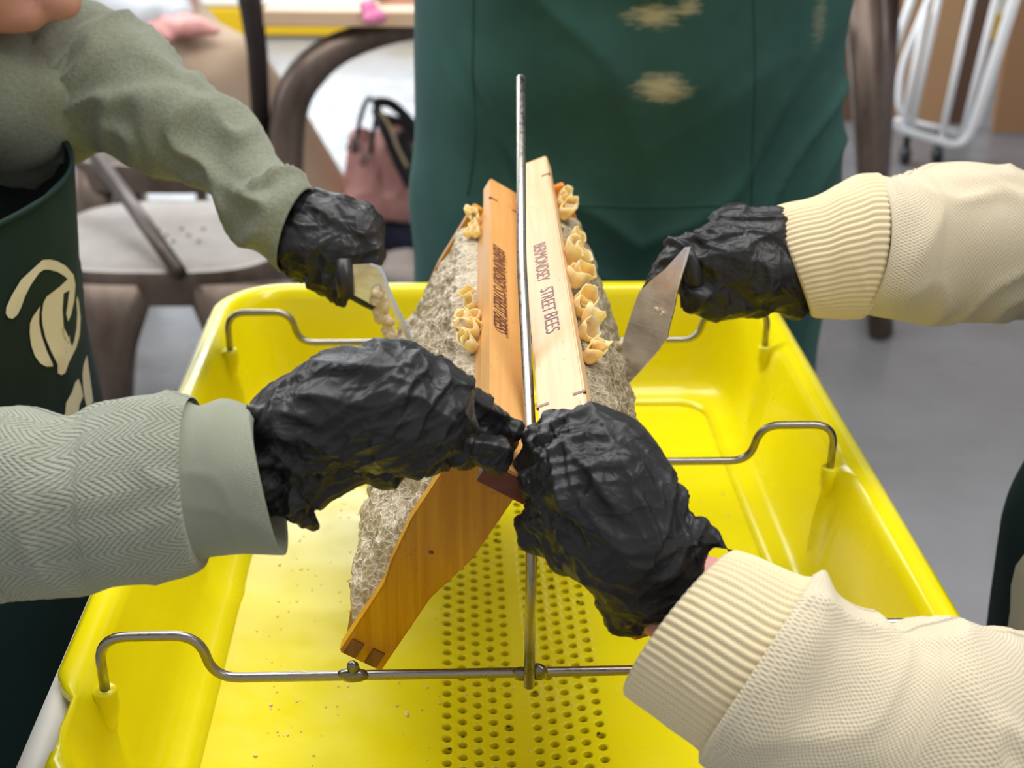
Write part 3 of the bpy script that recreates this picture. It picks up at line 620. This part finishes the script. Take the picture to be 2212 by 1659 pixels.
# printed mark on that apron
def on_surface(objs, polys, m, parent, name='printed_mark', off=.0012):
    bpy.context.view_layer.update(); dg = bpy.context.evaluated_depsgraph_get(); bv = BVHTree.FromObject(objs, dg)
    for pg in polys:
        bm = bmesh.new(); vs = [bm.verts.new((x, y, 0)) for x, y in pg]; f = bm.faces.new(vs); bmesh.ops.triangulate(bm, faces=[f])
        for _ in range(3): 
            le = [e for e in bm.edges if e.calc_length() > 14]
            if le: bmesh.ops.subdivide_edges(bm, edges=le, cuts=1); bmesh.ops.triangulate(bm, faces=bm.faces)
        bad = []
        for v in bm.verts:
            d = Vector(ray(v.co.x, v.co.y)).normalized(); h, n, i, t = bv.ray_cast(Vector(CAM), d)
            if h is None: bad.append(v)
            else: v.co = h-d*off
        if bad: bmesh.ops.delete(bm, geom=bad, context='VERTS')
        bm_obj(name, bm, m, objs, True)
def zp(pts, ox, oy, s): return [(ox+x/s, oy+y/s) for x, y in pts]
sc_ = 4.366
mk = [[(55, 600), (80, 640), (120, 650), (165, 610), (200, 540), (235, 440), (290, 330), (370, 215), (410, 188), (460, 185), (540, 205), (600, 240), (640, 275), (560, 350), (440, 440), (410, 500), (395, 600), (400, 700), (430, 830), (480, 950), (545, 1080), (545, 1160), (580, 1178), (615, 1160), (650, 1060), (720, 920), (752, 800), (760, 640), (745, 500), (730, 430), (722, 480), (730, 600), (722, 740), (700, 860), (680, 910), (660, 860), (655, 800), (640, 880), (630, 960), (590, 1085), (625, 980), (632, 850), (600, 720), (590, 560), (600, 410), (655, 380), (640, 500), (625, 600), (642, 675), (670, 610), (700, 480), (712, 330), (695, 235), (620, 150), (540, 105), (470, 90), (400, 95), (330, 160), (200, 280), (110, 430), (60, 540)],
      [(380, 530), (310, 630), (285, 690), (280, 780), (295, 900), (330, 1000), (380, 1070), (440, 1100), (500, 1098), (495, 1070), (440, 950), (390, 800), (368, 690), (370, 600)],
      [(590, 1620), (615, 1540), (625, 1440), (680, 1340), (710, 1250), (740, 1215), (765, 1280), (785, 1380), (750, 1460), (740, 1540), (650, 1620)],
      [(820, 990), (790, 1080), (778, 1170), (785, 1300), (800, 1400), (820, 1490), (880, 1430), (860, 1280), (835, 1100)]]
on_surface(ap, [zp(p, 0, 540, sc_) for p in mk], LOGO, PA)

# ---- person in cream sweater, right
PB = empty('person', (.52, .72, 0), 'person in cream sweater at right, holding a scraper and a frame', 'person')
bodyb = [[(v3(.53, .72, .95), .10), (v3(.52, .74, 1.12), .075), (v3(.50, .76, 1.20), .05), (v3(.50, .76, 1.26), .05)], [(v3(.53, .72, .95), .11), (v3(.53, .72, .55), .12)], [(v3(.53, .64, .5), .07), (v3(.52, .62, .06), .045)], [(v3(.53, .80, .5), .07), (v3(.52, .82, .06), .045)],
         [(v3(.52, .62, .04), .035), (v3(.41, .62, .03), .03)], [(v3(.52, .82, .04), .035), (v3(.41, .82, .03), .03)],
         [(v3(.49, .77, 1.34), .085), (v3(.50, .77, 1.39), .092)], [(v3(.44, .77, 1.27), .03), (v3(.45, .77, 1.33), .05)], [(v3(.395, .77, 1.33), .010), (v3(.405, .77, 1.36), .008)],
         [(D(1520, 1310, .565), .022), (D(1432, 1322, .560), .0125)]]
blobs('body', bodyb, SKINP, PB, .004, 4, False)
blobs('hair', [[(v3(.52, .77, 1.42), .098), (v3(.56, .77, 1.34), .09)], [(v3(.56, .77, 1.34), .08), (v3(.57, .77, 1.2), .06)]], mat('brown_hair', (.07, .035, .02), .5), PB, .006, 3, False)
GREYK = m_plainknit('grey_green_knit', (.40, .42, .38), .0016, .7, .5)
me = union([[(v3(.54, .72, .70), .135), (v3(.54, .72, 1.0), .135)], [(v3(.54, .60, 1.0), .085), (v3(.54, .86, 1.0), .09)]], .006, 6); co, no = vdata(me)
L_ = me.uv_layers.new(name='UVMap'); vi = np.zeros(len(me.loops), int); me.loops.foreach_get('vertex_index', vi); L_.data.foreach_set('uv', (co[:, [1, 2]])[vi].ravel())
link('sweater', me, GREYK, PB)
sleeve('far_sleeve', [(2560, 360, 2560, 690, .88), (2300, 345, 2320, 685, .87), (2212, 362, 2212, 680, .86), (2160, 352, 2140, 690, .85), (2070, 350, 2020, 692, .84), (1965, 380, 1930, 690, .83), (1905, 392, 1880, 686, .82), (1870, 382, 1840, 684, .817)], CREAM, PB, folds=.0035, fseed=9, ratio=.9, ffreq=28)
sleeve('far_cuff', [(1890, 378, 1860, 686, .817), (1850, 383, 1828, 685, .816), (1810, 404, 1805, 684, .815), (1765, 428, 1780, 684, .815), (1705, 442, 1765, 684, .815), (1672, 450, 1757, 682, .816)], CREAMC, PB, nseg=448, n=40, rib=64, tuck=True, ratio=.8, folds=.0008)
sleeve('near_sleeve', [(2500, 1480, 2300, 2050, .60), (2300, 1400, 2050, 1960, .56), (2180, 1372, 1930, 1900, .54), (2100, 1336, 1840, 1835, .53), (2000, 1338, 1760, 1800, .528), (1950, 1352, 1700, 1770, .527), (1880, 1322, 1640, 1730, .526), (1815, 1282, 1585, 1680, .526), (1782, 1244, 1535, 1640, .526), (1755, 1242, 1510, 1612, .527)], CREAM, PB, folds=.0038, fseed=17, n=130, ratio=.88, ffreq=34)
sleeve('near_cuff', [(1772, 1246, 1520, 1622, .527), (1735, 1250, 1490, 1598, .528), (1680, 1228, 1440, 1560, .53), (1630, 1206, 1395, 1528, .533), (1590, 1194, 1356, 1500, .536)], CREAMC, PB, nseg=448, n=40, rib=64, tuck=True, ratio=.8, folds=.0006)
glove('glove', [
    [(1700, 590, .872, 84), (1640, 580, .868, 96), (1580, 560, .865, 90)], [(1590, 500, .867, 62), (1660, 520, .868, 76)],
    [(1560, 520, .86, 46), (1490, 535, .853, 33), (1462, 540, .85, 30), (1425, 605, .85, 27), (1398, 645, .852, 22), (1386, 668, .853, 12)],   # index finger along the blade
    [(1580, 590, .862, 60), (1520, 570, .856, 52)],
    [(1590, 620, .862, 48), (1510, 635, .857, 42), (1492, 620, .857, 30)],                                                        # curled middle finger
    [(1590, 650, .864, 42), (1530, 668, .86, 28), (1505, 660, .86, 22)], [(1640, 640, .866, 48), (1560, 672, .863, 24)],      # ring, little
    [(1620, 545, .858, 60), (1550, 560, .85, 42)],
    [(1720, 520, .872, 36), (1728, 600, .872, 40), (1715, 655, .872, 34)]], PB, .0014, 45, .85, (1500, 600, 1700, 600), dk=.935)
glove('glove', [
    [(1400, 1230, .545, 120), (1340, 1150, .535, 140), (1290, 1060, .535, 150)],
    [(1250, 960, .54, 82), (1330, 980, .535, 88), (1380, 1060, .535, 92)],                                                        # back, knuckles
    [(1300, 960, .535, 62), (1230, 945, .545, 58), (1170, 965, .555, 44), (1150, 1000, .56, 30)],                                # index finger
    [(1290, 1030, .535, 66), (1210, 1030, .54, 62), (1155, 1050, .55, 38)],                                                       # middle finger
    [(1280, 1100, .535, 66), (1190, 1110, .54, 58), (1145, 1130, .55, 36)],                                                       # ring finger
    [(1310, 1190, .54, 66), (1220, 1180, .545, 56), (1160, 1150, .55, 42)],                                                       # little finger
    [(1280, 930, .55, 48), (1200, 925, .562, 40), (1160, 950, .568, 26)],                                                       # thumb
    [(1400, 1120, .538, 86), (1440, 1090, .54, 56)], [(1350, 1290, .548, 66), (1352, 1325, .55, 46), (1335, 1350, .552, 22)],
    [(1510, 1140, .54, 28), (1485, 1185, .54, 34), (1440, 1240, .545, 60), (1390, 1310, .55, 42)],                               # gathered cuff
    [(1540, 1160, .538, 26), (1580, 1192, .535, 10)], [(1510, 1160, .538, 36), (1480, 1210, .54, 42)]]+
    [[(1500+k*14, 1105+k*12, .535, 8), (1482+k*12, 1170+k*5, .528, 9), (1430+k*14, 1250, .53, 9), (1360+k*16, 1340-k*6, .54, 8)] for k in range(3)], PB, .00105, 58, 1.0, (1200, 1000, 1450, 1250))
apb = apron_shell('apron', .532, .70, [(1.01, .165, .18), (.95, .165, .185), (.88, .168, .19), (.80, .190, .20), (.74, .196, .21), (.5, .19, .22), (.3, .19, .23)], 70, 290, GREEN, PB, .003, 8)
on_surface(apb, [[(2240, 1190), (2212, 1198), (2194, 1222), (2184, 1265), (2182, 1320), (2176, 1362), (2184, 1392), (2240, 1400)]], LOGO, PB)

# ---- person in green apron, behind the tray
PC = empty('person', (.135, 1.28, 0), 'person in stained dark green apron standing behind the tray', 'person')
blobs('body', [[(v3(.135, 1.30, 1.25), .125), (v3(.135, 1.30, .88), .115)], [(v3(.06, 1.30, .85), .085), (v3(.06, 1.31, .06), .05)], [(v3(.21, 1.30, .85), .085), (v3(.21, 1.31, .06), .05)],
      [(v3(.06, 1.30, .04), .035), (v3(.06, 1.2, .03), .03)], [(v3(.21, 1.30, .04), .035), (v3(.21, 1.2, .03), .03)], [(v3(.135, 1.30, 1.4), .14), (v3(.135, 1.3, 1.25), .12)], [(v3(.135, 1.3, 1.5), .05), (v3(.135, 1.29, 1.62), .05)], [(v3(.135, 1.29, 1.68), .085), (v3(.135, 1.29, 1.73), .09)],
      [(v3(-.02, 1.31, 1.45), .055), (v3(-.07, 1.36, 1.2), .045), (v3(-.0, 1.42, 1.0), .035)], [(v3(.29, 1.31, 1.45), .055), (v3(.34, 1.36, 1.2), .045), (v3(.27, 1.42, 1.0), .035)]], mat('dark_trousers', (.012, .02, .02), .8), PC, .008, 5, False)
def sp(px, py): return Yp(px, py, 1.135)
GREEN2 = m_green('stained_green_canvas', (.018, .058, .050), (.034, .108, .092), [(sp(1412, 34), (.034, .2, .016), .8), (sp(1430, 186), (.036, .2, .018), .75), (sp(1490, 15), (.016, .2, .012), .6), (sp(1800, 60), (.012, .2, .04), .25)])
def apronC():
    nx, nzr = 200, 220; V = []; cx = .135
    zs = np.linspace(1.22, .40, nzr)
    for z in zs:
        hw = np.interp(z, [.4, .68, .82, .93, 1.05, 1.22], [.205, .203, .205, .200, .194, .185])
        for j in range(nx):
            t = radians(-205+230*j/(nx-1)); V.append((cx+hw*cos(t), 1.29+.155*sin(t), z))
    V = np.array(V); N_ = V-np.array([cx, 1.29, 0]); N_[:, 2] = 0; N_ /= np.linalg.norm(N_, axis=1)[:, None]
    x = V[:, 0]-cx; z = V[:, 2]
    # hanging swags between the hips and soft vertical drape
    sw = z+1.6*(x+.02)**2
    d = .0022*np.sin((sw-.95)*50)*np.exp(-((z-.99)/.10)**2)*np.exp(-(x/.15)**2)+.006*nz(V*np.array([16, 3, 5])+3, 31)+.0075*(1-np.abs(nz(np.stack([z*15-np.abs(x)*13+.8*nz(V*9, 3), x*5+3, z*0+.5], 1), 33)))**4
    d += -.007*np.exp(-((x+.135+.5*(z-.95))/.012)**2)*np.clip((z-.84)/.05, 0, 1)*np.clip((1.1-z)/.06, 0, 1)
    V = V+N_*d[:, None]; o = pyd('apron', V, grid_faces(nzr, nx), GREEN2, PC); s = o.modifiers.new('s', 'SOLIDIFY'); s.thickness = .0018; s.offset = -1; return o
apc = apronC()
bpy.context.view_layer.update(); dgx = bpy.context.evaluated_depsgraph_get(); bvc = BVHTree.FromObject(apc, dgx)
def on_apron(pts, r, name):
    P = []
    for x, y in cat([(a, b, 0) for a, b in pts], 60)[:, :2]:
        d = Vector(ray(x, y)).normalized(); h, n, i, t = bvc.ray_cast(Vector(CAM), d)
        if h: P.append(tuple(h-d*.0002))
    if len(P) > 3: tube(name, P, r, GREEN2, apc, 6)
on_apron([(1628, -40), (1632, 150), (1628, 300), (1624, 440)], .0012, 'pocket_seam'); on_apron([(1022, -40), (1020, 150), (1024, 300), (1010, 420)], .0010, 'pocket_seam'); on_apron([(1240, 443), (1400, 446), (1624, 442)], .0010, 'pocket_seam')

# ------------------------------------------------------------------ scrapers
def plate(name, px, m, parent, th=.0009):
    P = [D(x, y, d) for x, y, d in px]; n = np.cross(P[1]-P[0], P[-1]-P[0]); n /= np.linalg.norm(n)
    bm = poly_extrude([tuple(p) for p in P], tuple(n*th)); return bm_obj(name, bm, m, parent)
def lumps(name, pts, r, n, m, parent, seed=0):
    V = []; Fc = []; q_ = cat(pts, n)
    for k, (x, y, d) in enumerate(q_):
        rr_ = r*random.uniform(.4, 1.3); c = D(x+random.uniform(-10, 10), y+random.uniform(-6, 6), d+random.uniform(-.002, .001)); a, b = blob(c, (rr_, rr_*random.uniform(.6, 1.1), rr_*random.uniform(.7, 1.3)), seed+k, .5, 2); o = len(V); V += list(a); Fc += [tuple(i+o for i in f) for f in b]
    return pyd(name, V, Fc, m, parent)
SA = empty('scraper', D(765, 600, .86), 'steel scraper with black handle and wax clump, in the sage-sleeved hand', 'scraper', 0, 'scrapers in gloved hands')
bl_ = plate('blade', [(x, y, .836+.00012*(y-570)) for x, y in ((762, 572), (800, 570), (821, 577), (829, 592), (842, 634), (868, 690), (890, 742), (884, 742), (858, 694), (838, 655), (802, 657), (764, 637))], BLADE, SA)
plate('blade_edge', [*[(x, y, .8350+.00002*(y-570)) for x, y in ((800, 568), (823, 575), (832, 592), (846, 634), (873, 690), (896, 742), (890, 742), (866, 690), (840, 636), (826, 594), (818, 580), (800, 573))]], m_steel('bright_steel_edge', (.85, .87, .9), .25), bl_, .0012)
tube('handle', [D(742, 560, .838), D(744, 600, .838), D(748, 640, .842)], [.0050, .0056, .0050], BPLA, SA, 14)
tube('tang', [D(750, 628, .85), D(790, 652, .858), D(812, 668, .862)], [.004, .0036, .002], BPLA, SA, 12)
lumps('wax_clump', [(820, 628, .842), (820, 655, .848), (828, 690, .854), (840, 724, .86)], .0030, 60, CRUMB, SA, 4)
SB = empty('scraper', D(1470, 560, .85), 'broad pointed steel scraper, held by the cream-sleeved hand', 'scraper', 0, 'scrapers in gloved hands')
bp = [(1479, 534), (1492, 533), (1482, 568), (1474, 592), (1463, 632), (1455, 672), (1447, 700), (1441, 730), (1422, 758), (1400, 784), (1376, 808), (1352, 836), (1336, 840), (1338, 800), (1341, 760), (1347, 730), (1356, 700), (1368, 664), (1381, 630), (1408, 604), (1436, 582)]
bl_ = plate('blade', [(x, y, .778-.00020*(x-1410)) for x, y in bp], BLADE, SB)
plate('blade_edge', [(x, y, .7776-.00020*(x-1410)) for x, y in ([(1479, 534), (1492, 533), (1482, 568), (1474, 592), (1463, 632), (1455, 672), (1447, 700), (1441, 730), (1422, 758), (1400, 784), (1352, 836), (1352, 833), (1399, 781), (1420, 756), (1438, 728), (1444, 700), (1452, 672), (1460, 630), (1471, 590), (1477, 566), (1484, 538), (1479, 540)])], m_steel('bright_edge', (.9, .9, .92), .25), bl_, .0004)
tube('handle', [D(1486, 545, .78), D(1500, 600, .795), D(1510, 640, .80)], [.004, .006, .006], BPLA, SB, 14)
lumps('wax_scrapings', [(1345, 745, .797), (1338, 790, .796), (1330, 830, .792), (1318, 858, .775), (1302, 878, .755)], .0028, 44, CRUMB, SB, 50)
lumps('wax_flake', [(1420, 672, .7735), (1423, 676, .7725)], .0012, 3, CRUMB, SB, 90)

# ------------------------------------------------------------------ background furniture
CH = empty('metal_chair', (-.58, 2.3, 0), 'brown gunmetal chair with worn pale pressed-metal seat, behind the sage sleeve', 'chair', 0, 'brown metal chairs')
def seat(cx, cy, z, w_, d_, parent, m1=GUNS, m2=GUN):
    n = 64; V = []; rows = []
    for (s, dz) in ((0.001, -.006), (.5, -.006), (.86, -.004), (.93, .0), (.97, .002), (1.0, .0), (1.015, -.008), (1.01, -.03), (1.0, -.06)):
        for j in range(n):
            t = 2*pi*j/n; e = 2/3.2; x = abs(cos(t))**e*(1 if cos(t) > 0 else -1); y = abs(sin(t))**e*(1 if sin(t) > 0 else -1); V.append((cx+x*w_/2*s, cy+y*d_/2*s, z+dz))
    pyd('seat', V[:6*n], grid_faces(6, n, True), m1, parent); pyd('seat_apron', V[5*n:], grid_faces(4, n, True), m2, parent)
seat(-.565, 2.30, .452, .42, .40, CH)
for k in range(7):
    for_x, for_y = [(-.02, 0), (.02, 0), (0, .035), (0, -.035), (.04, .035), (-.04, .03), (.045, -.035)][k]; c = (-.56+for_x, 2.31+for_y, .4472); V, Fc = tube_data([c, (c[0], c[1], c[2]+.0006)], [.004, .004], 12); pyd('drain_hole', V, Fc, mat('dark_hole', (.03, .025, .02), .6) if k == 0 else bpy.data.materials['dark_hole'], CH)
def legstrip(name, a, b, wa, wb, m, parent, th=.02):      # tapered pressed-metal leg
    a = Vector(a); b = Vector(b); bm = bmesh.new(); r = []
    for p, w_ in ((a, wa), (a.lerp(b, .25), wa*.62+wb*.38), (b, wb)):
        r.append([bm.verts.new(p+Vector((x*w_/2, y*th, 0))) for x, y in ((-1, -.5), (-.6, -1), (.6, -1), (1, -.5), (1, .5), (-1, .5))])
    for i in range(2):
        for j in range(6): k = (j+1) % 6; bm.faces.new((r[i][j], r[i][k], r[i+1][k], r[i+1][j]))
    bm.faces.new(r[0]); bm.faces.new(r[2][::-1]); return bm_obj(name, bm, m, parent, True)
legstrip('leg', (-.665, 2.115, .43), (-.70, 2.05, 0), .22, .05, GUN, CH); legstrip('leg', (-.42, 2.115, .43), (-.37, 2.05, 0), .18, .04, GUN, CH); legstrip('leg', (-.70, 2.46, .43), (-.76, 2.54, 0), .10, .03, GUN, CH); legstrip('leg', (-.42, 2.46, .43), (-.36, 2.54, 0), .10, .03, GUN, CH)
tube('back_brace', [Yp(195, 322, 2.5), Yp(290, 450, 2.3), Yp(388, 590, 2.08)], [.014, .013, .013], m_brown('dark_brace', (.05, .036, .03), (.09, .07, .06), .4), CH, 10)
# second chair further back
C2 = empty('metal_chair', (-.72, 2.95, 0), 'dark brown metal chair with a black upright, half hidden behind the nearer chair', 'chair', 0, 'brown metal chairs')
seat(-.69, 2.93, .452, .42, .38, C2, GUN, GUN)
for sx in (-1, 1):
    for sy in (-1, 1): legstrip('leg', (-.69+sx*.15, 2.93+sy*.14, .43), (-.69+sx*.2, 2.93+sy*.2, 0), .1, .03, GUN, C2)
# work table with curved metal leg
TB = empty('work_table', (.3, 3.2, 0), 'plywood-topped work table with curved dark metal legs, behind the green apron', 'table')
TW = m_wood('pale_plywood', (.62, .42, .26), (.74, .54, .36), .5, .25, 0, False)
box('tabletop', (.12, 3.32, .735), (1.18, .94, .032), TW, TB, .003)
lp = [Yp(1080, 36, 2.95), Yp(880, 62, 2.93), Yp(760, 92, 2.90), Yp(680, 140, 2.88), Yp(632, 215, 2.86), Yp(618, 320, 2.84), Yp(622, 460, 2.80), Yp(632, 720, 2.75)]
lp = cat(lp, 40); lp[-1][2] = max(lp[-1][2], .0); z0 = lp[-1][2]
lp = np.vstack([lp, [[lp[-1][0]+.01, lp[-1][1], .01]]]); rad = np.r_[np.interp(np.linspace(0, 1, 40), [0, .25, .45, 1], [.018, .030, .040, .036]), .034]
tube('leg', lp, rad, GUN, TB, 18)
for x, y in ((.6, 2.98), (.6, 3.66), (-.05, 3.66)): tube('leg', [(x, y, .715), (x, y, .3), (x, y, .005)], [.035, .035, .03], GUN, TB, 14)
fl = empty('flower', D(800, 10, 2.95), 'pink blossom drooping over the edge of the work table', 'flower')
PK = mat('pink_petal', (.78, .22, .42), .6)
for k in range(9):
    c = Yp(806+random.uniform(-14, 14), 12+k*4+random.uniform(-4, 4), 2.84-.004*k); a, b = blob(c, (.016, .008, .012), k, .25, 2); pyd('petal', a, b, PK, fl)
tube('stem', [Yp(800, 2, 2.9), Yp(822, -6, 2.95), Yp(850, -12, 3.0)], .003, mat('green_stem', (.1, .2, .05), .6), fl, 8)
tag(box('paper_plate', (-.06, 3.08, .756), (.30, .18, .006), mat('paper_white', (.8, .74, .62), .6), None, .002), 'pale paper sheet with craft scraps lying on the work table', 'paper')
tag(box('green_leaf_scrap', (-.20, 2.98, .7545), (.05, .03, .006), mat('leaf_green', (.12, .2, .05), .6), None, .001), 'small green leaf cutting near the corner of the work table', 'leaf')
tag(box('brown_card', (-.19, 3.02, .7555), (.10, .12, .008), mat('terracotta_card', (.55, .2, .12), .6), None, .002), 'reddish card lying near the left corner of the work table', 'card')
# post left of the table: the back of another chair
tube('back_upright', [Yp(538, -60, 2.86), Yp(540, 0, 2.86), Yp(556, 110, 2.86), Yp(566, 300, 2.86)], [.026, .025, .022, .02], m_brown('near_black_metal', (.03, .022, .02), (.055, .042, .04), .45), C2, 10)
# seated person
PD = empty('person', (-.9, 3.75, 0), 'seated person in beige trousers with hands resting in their lap', 'person')
BEI = mat('beige_cotton', (.50, .37, .26), .85)
blobs('body', [[(v3(-.95, 3.9, .62), .12), (v3(-.95, 3.92, 1.0), .13)], [(v3(-.95, 3.92, 1.15), .05), (v3(-.95, 3.9, 1.22), .05)], [(v3(-.95, 3.9, 1.30), .09), (v3(-.95, 3.9, 1.34), .095)],
      [(Yp(352, 52, 3.42), .024), (Yp(395, 62, 3.36), .022), (Yp(420, 72, 3.36), .012)], [(Yp(395, 46, 3.40), .024), (Yp(432, 58, 3.36), .024), (Yp(468, 68, 3.34), .010)], [(Yp(330, 60, 3.4), .02), (Yp(370, 82, 3.36), .012)],
      [(v3(-.95, 3.88, 1.02), .08), (Yp(300, 20, 3.5), .035), (Yp(352, 52, 3.42), .024)], [(v3(-.8, 3.88, .98), .06), (Yp(395, 20, 3.5), .03), (Yp(395, 46, 3.40), .024)]], SKINP, PD, .007, 3, False)
blobs('trousers', [[(v3(-.95, 3.85, .58), .13), (v3(-.75, 3.5, .535), .095), (Yp(500, 150, 3.43), .092)], [(Yp(500, 150, 3.43), .092), (Yp(600, 300, 3.45), .10), (Yp(730, 520, 3.42), .105), (Yp(790, 600, 3.40), .11)],
      [(v3(-1.05, 3.85, .58), .12), (v3(-1.02, 3.45, .53), .095), (v3(-1.0, 3.42, .15), .10)]], BEI, PD, .009, 5, False)
blobs('jumper', [[(v3(-.95, 3.9, .66), .135), (v3(-.95, 3.92, 1.05), .14)], [(v3(-1.02, 3.88, 1.05), .08), (Yp(230, 8, 3.6), .06), (Yp(330, 38, 3.44), .045)], [(v3(-.85, 3.88, 1.05), .07), (Yp(370, 10, 3.5), .05), (Yp(392, 38, 3.42), .034)], [(v3(-1.1, 3.7, .72), .09), (Yp(200, 10, 3.6), .09)]], mat('pale_grey_fleece', (.55, .57, .6), .9), PD, .008, 5, False)
ch4 = empty('stool', (-.98, 3.85, 0), 'plain stool beneath the seated person', 'stool')
box('seat', (-.98, 3.9, .43), (.36, .34, .03), GUN, ch4, .01)
for sx in (-1, 1):
    for sy in (-1, 1): box('leg', (-.98+sx*.15, 3.9+sy*.14, .208), (.03, .03, .414), GUN, ch4, .003)
# pink bag
BG = empty('backpack', (-.27, 3.5, 0), 'dusty pink backpack with black straps standing on the floor beside the green apron', 'bag')
PINK = mat('dusty_pink_leather', (.58, .28, .25), .5); BLK = mat('black_strap', (.015, .016, .022), .5); NAVY = mat('navy_fabric', (.01, .015, .04), .7)
def QY(x, y, w_=3.35): return Yp(x, y, w_)
me = union([[(QY(800, 330), .045), (QY(800, 430), .062)], [(QY(850, 310), .05), (QY(860, 420, 3.36), .07)], [(QY(840, 440), .045), (QY(880, 440), .045)], [(QY(782, 300), .03), (QY(775, 380), .035)]], .006, 5)
co, no = vdata(me); setco(me, co+no*(.006*(1-np.abs(nz(co*16, 4)))**3)[:, None]); link('body', me, PINK, BG)
tube('strap', cat([QY(765, 330, 3.27), QY(780, 250, 3.28), QY(797, 213, 3.3), QY(812, 240, 3.27), QY(800, 330, 3.25)], 30), .006, BLK, BG, 8)
tube('strap', cat([QY(810, 220, 3.27), QY(845, 225, 3.27), QY(885, 262, 3.27), QY(900, 300, 3.27)], 24), .012, BLK, BG, 8)
tube('strap', cat([QY(812, 235, 3.25), QY(835, 290, 3.22), QY(860, 350, 3.22), QY(885, 400, 3.25)], 24), .013, BLK, BG, 8)
tube('zip', cat([QY(822, 240, 3.2), QY(842, 275, 3.19), QY(860, 320, 3.19), QY(880, 360, 3.2)], 24), .004, mat('gold_zip', (.6, .48, .28), .4), BG, 8)
for x, y in ((757, 318), (768, 302), (775, 322), (785, 350), (792, 335)):
    c = QY(x, y, 3.23); V, Fc = tube_data([c+np.array([.008*cos(t), 0, .008*sin(t)]) for t in np.linspace(0, 2*pi, 14)], .0026, 6); pyd('metal_ring', V, Fc, BLK if x % 2 else STEEL, BG)
blobs('dark_flap', [[(QY(826, 262, 3.36), .022), (QY(885, 285, 3.36), .034)], [(QY(868, 300, 3.3), .022), (QY(885, 380, 3.3), .025)]], BLK, BG, .006, 3, False)
blobs('base', [[(QY(840, 495, 3.38), .045), (QY(880, 520, 3.38), .05)]], NAVY, BG, .008, 3, False)
tag(blobs('shoe', [[(Yp(845, 590, 3.2), .032), (Yp(880, 595, 3.2), .036)], [(Yp(850, 560, 3.25), .024), (Yp(880, 560, 3.25), .03)]], mat('beige_canvas_shoe', (.55, .48, .44), .8), None, .008, 3, False), 'beige shoe on the floor below the pink backpack', 'shoe')
# right background: posts, rack, boards
PO = empty('metal_table', (1.0, 2.9, 0), 'brown metal table with tapered legs seen right of the green apron', 'table')
def post(a, b, y, wa, wb, m, parent, name='leg'):
    A = Yp(*a, y); B = Yp(*b, y); k = (0.0-A[2])/(B[2]-A[2]); B = A+(B-A)*k; V, Fc = tube_data([A, (A+B)/2, B+np.array([0, 0, .01])], [wa, (wa+wb)/2, wb], 10); return pyd(name, V, Fc, m, parent)
post((1862, -60), (1885, 400), 2.9, .040, .030, GUN, PO)
post((1925, -60), (1908, 260), 3.2, .026, .02, m_brown('mauve_metal', (.12, .085, .085), (.2, .15, .15), .4), PO)
box('tabletop', (1.15, 3.1, .86), (.7, .5, .03), TW, PO, .003)
RK = empty('wire_rack', (1.42, 4.3, 0), 'white wire rack on small black castors leaning by the brown boards', 'rack')
RW = mat('white_enamel', (.85, .86, .88), .3)
Yr = 4.25; tube('outer_frame', rounded([Yp(1995, -80, Yr), Yp(1925, 130, Yr), Yp(1912, 270, Yr), Yp(2085, 322, Yr), Yp(2205, -60, Yr)], .07, 8), .013, RW, RK, 10)
tube('outer_frame', rounded([Yp(2030, -60, Yr+.2), Yp(1945, 150, Yr+.2), Yp(1940, 255, Yr+.2), Yp(2100, 300, Yr+.2), Yp(2215, -60, Yr+.2)], .07, 8), .012, RW, RK, 10)
for a, b in (((2000, 20), (1950, 285)), ((2040, -60), (1965, 290)), ((2112, -60), (2032, 305)), ((2165, -60), (2078, 300))): tube('rail', [Yp(*a, Yr+.02), Yp(*b, Yr+.02)], .011, RW, RK, 10)
tube('cross_rail', [Yp(1935, 258, Yr+.05), Yp(2080, 285, Yr+.05)], .008, RW, RK, 8)
for x, y in ((1955, 335), (2025, 330)):
    c = Yp(x, y, Yr+.15); c[2] = .032; V, Fc = tube_data([c+np.array([-.012, 0, 0]), c+np.array([.012, 0, 0])], .030, 18); pyd('castor', V, Fc, BLK, RK); tube('castor_stem', [c+np.array([0, 0, .03]), c+np.array([0, 0, .11])], .012, BLK, RK, 8)
BR = [mat('brown_board', (.36, .19, .09), .6), mat('tan_board', (.48, .28, .14), .6), mat('dark_board', (.16, .09, .06), .6)]
for k, (x0, x1, m, yb_) in enumerate(((1.22, 1.42, 2, 4.95), (1.45, 1.68, 1, 4.85), (1.70, 1.80, 2, 4.92), (1.83, 2.4, 0, 4.8))):
    tag(box('wooden_board', ((x0+x1)/2, yb_, .62), (x1-x0, .03, 1.22), BR[m], None, .003), ['dark narrow board behind the white rack, leftmost of the boards', 'tan board behind the middle of the white rack', 'dark strip of board right of the tan board', 'wide reddish-brown board at the right edge behind the rack'][k], 'board', 'boards behind the rack')
world_parent()
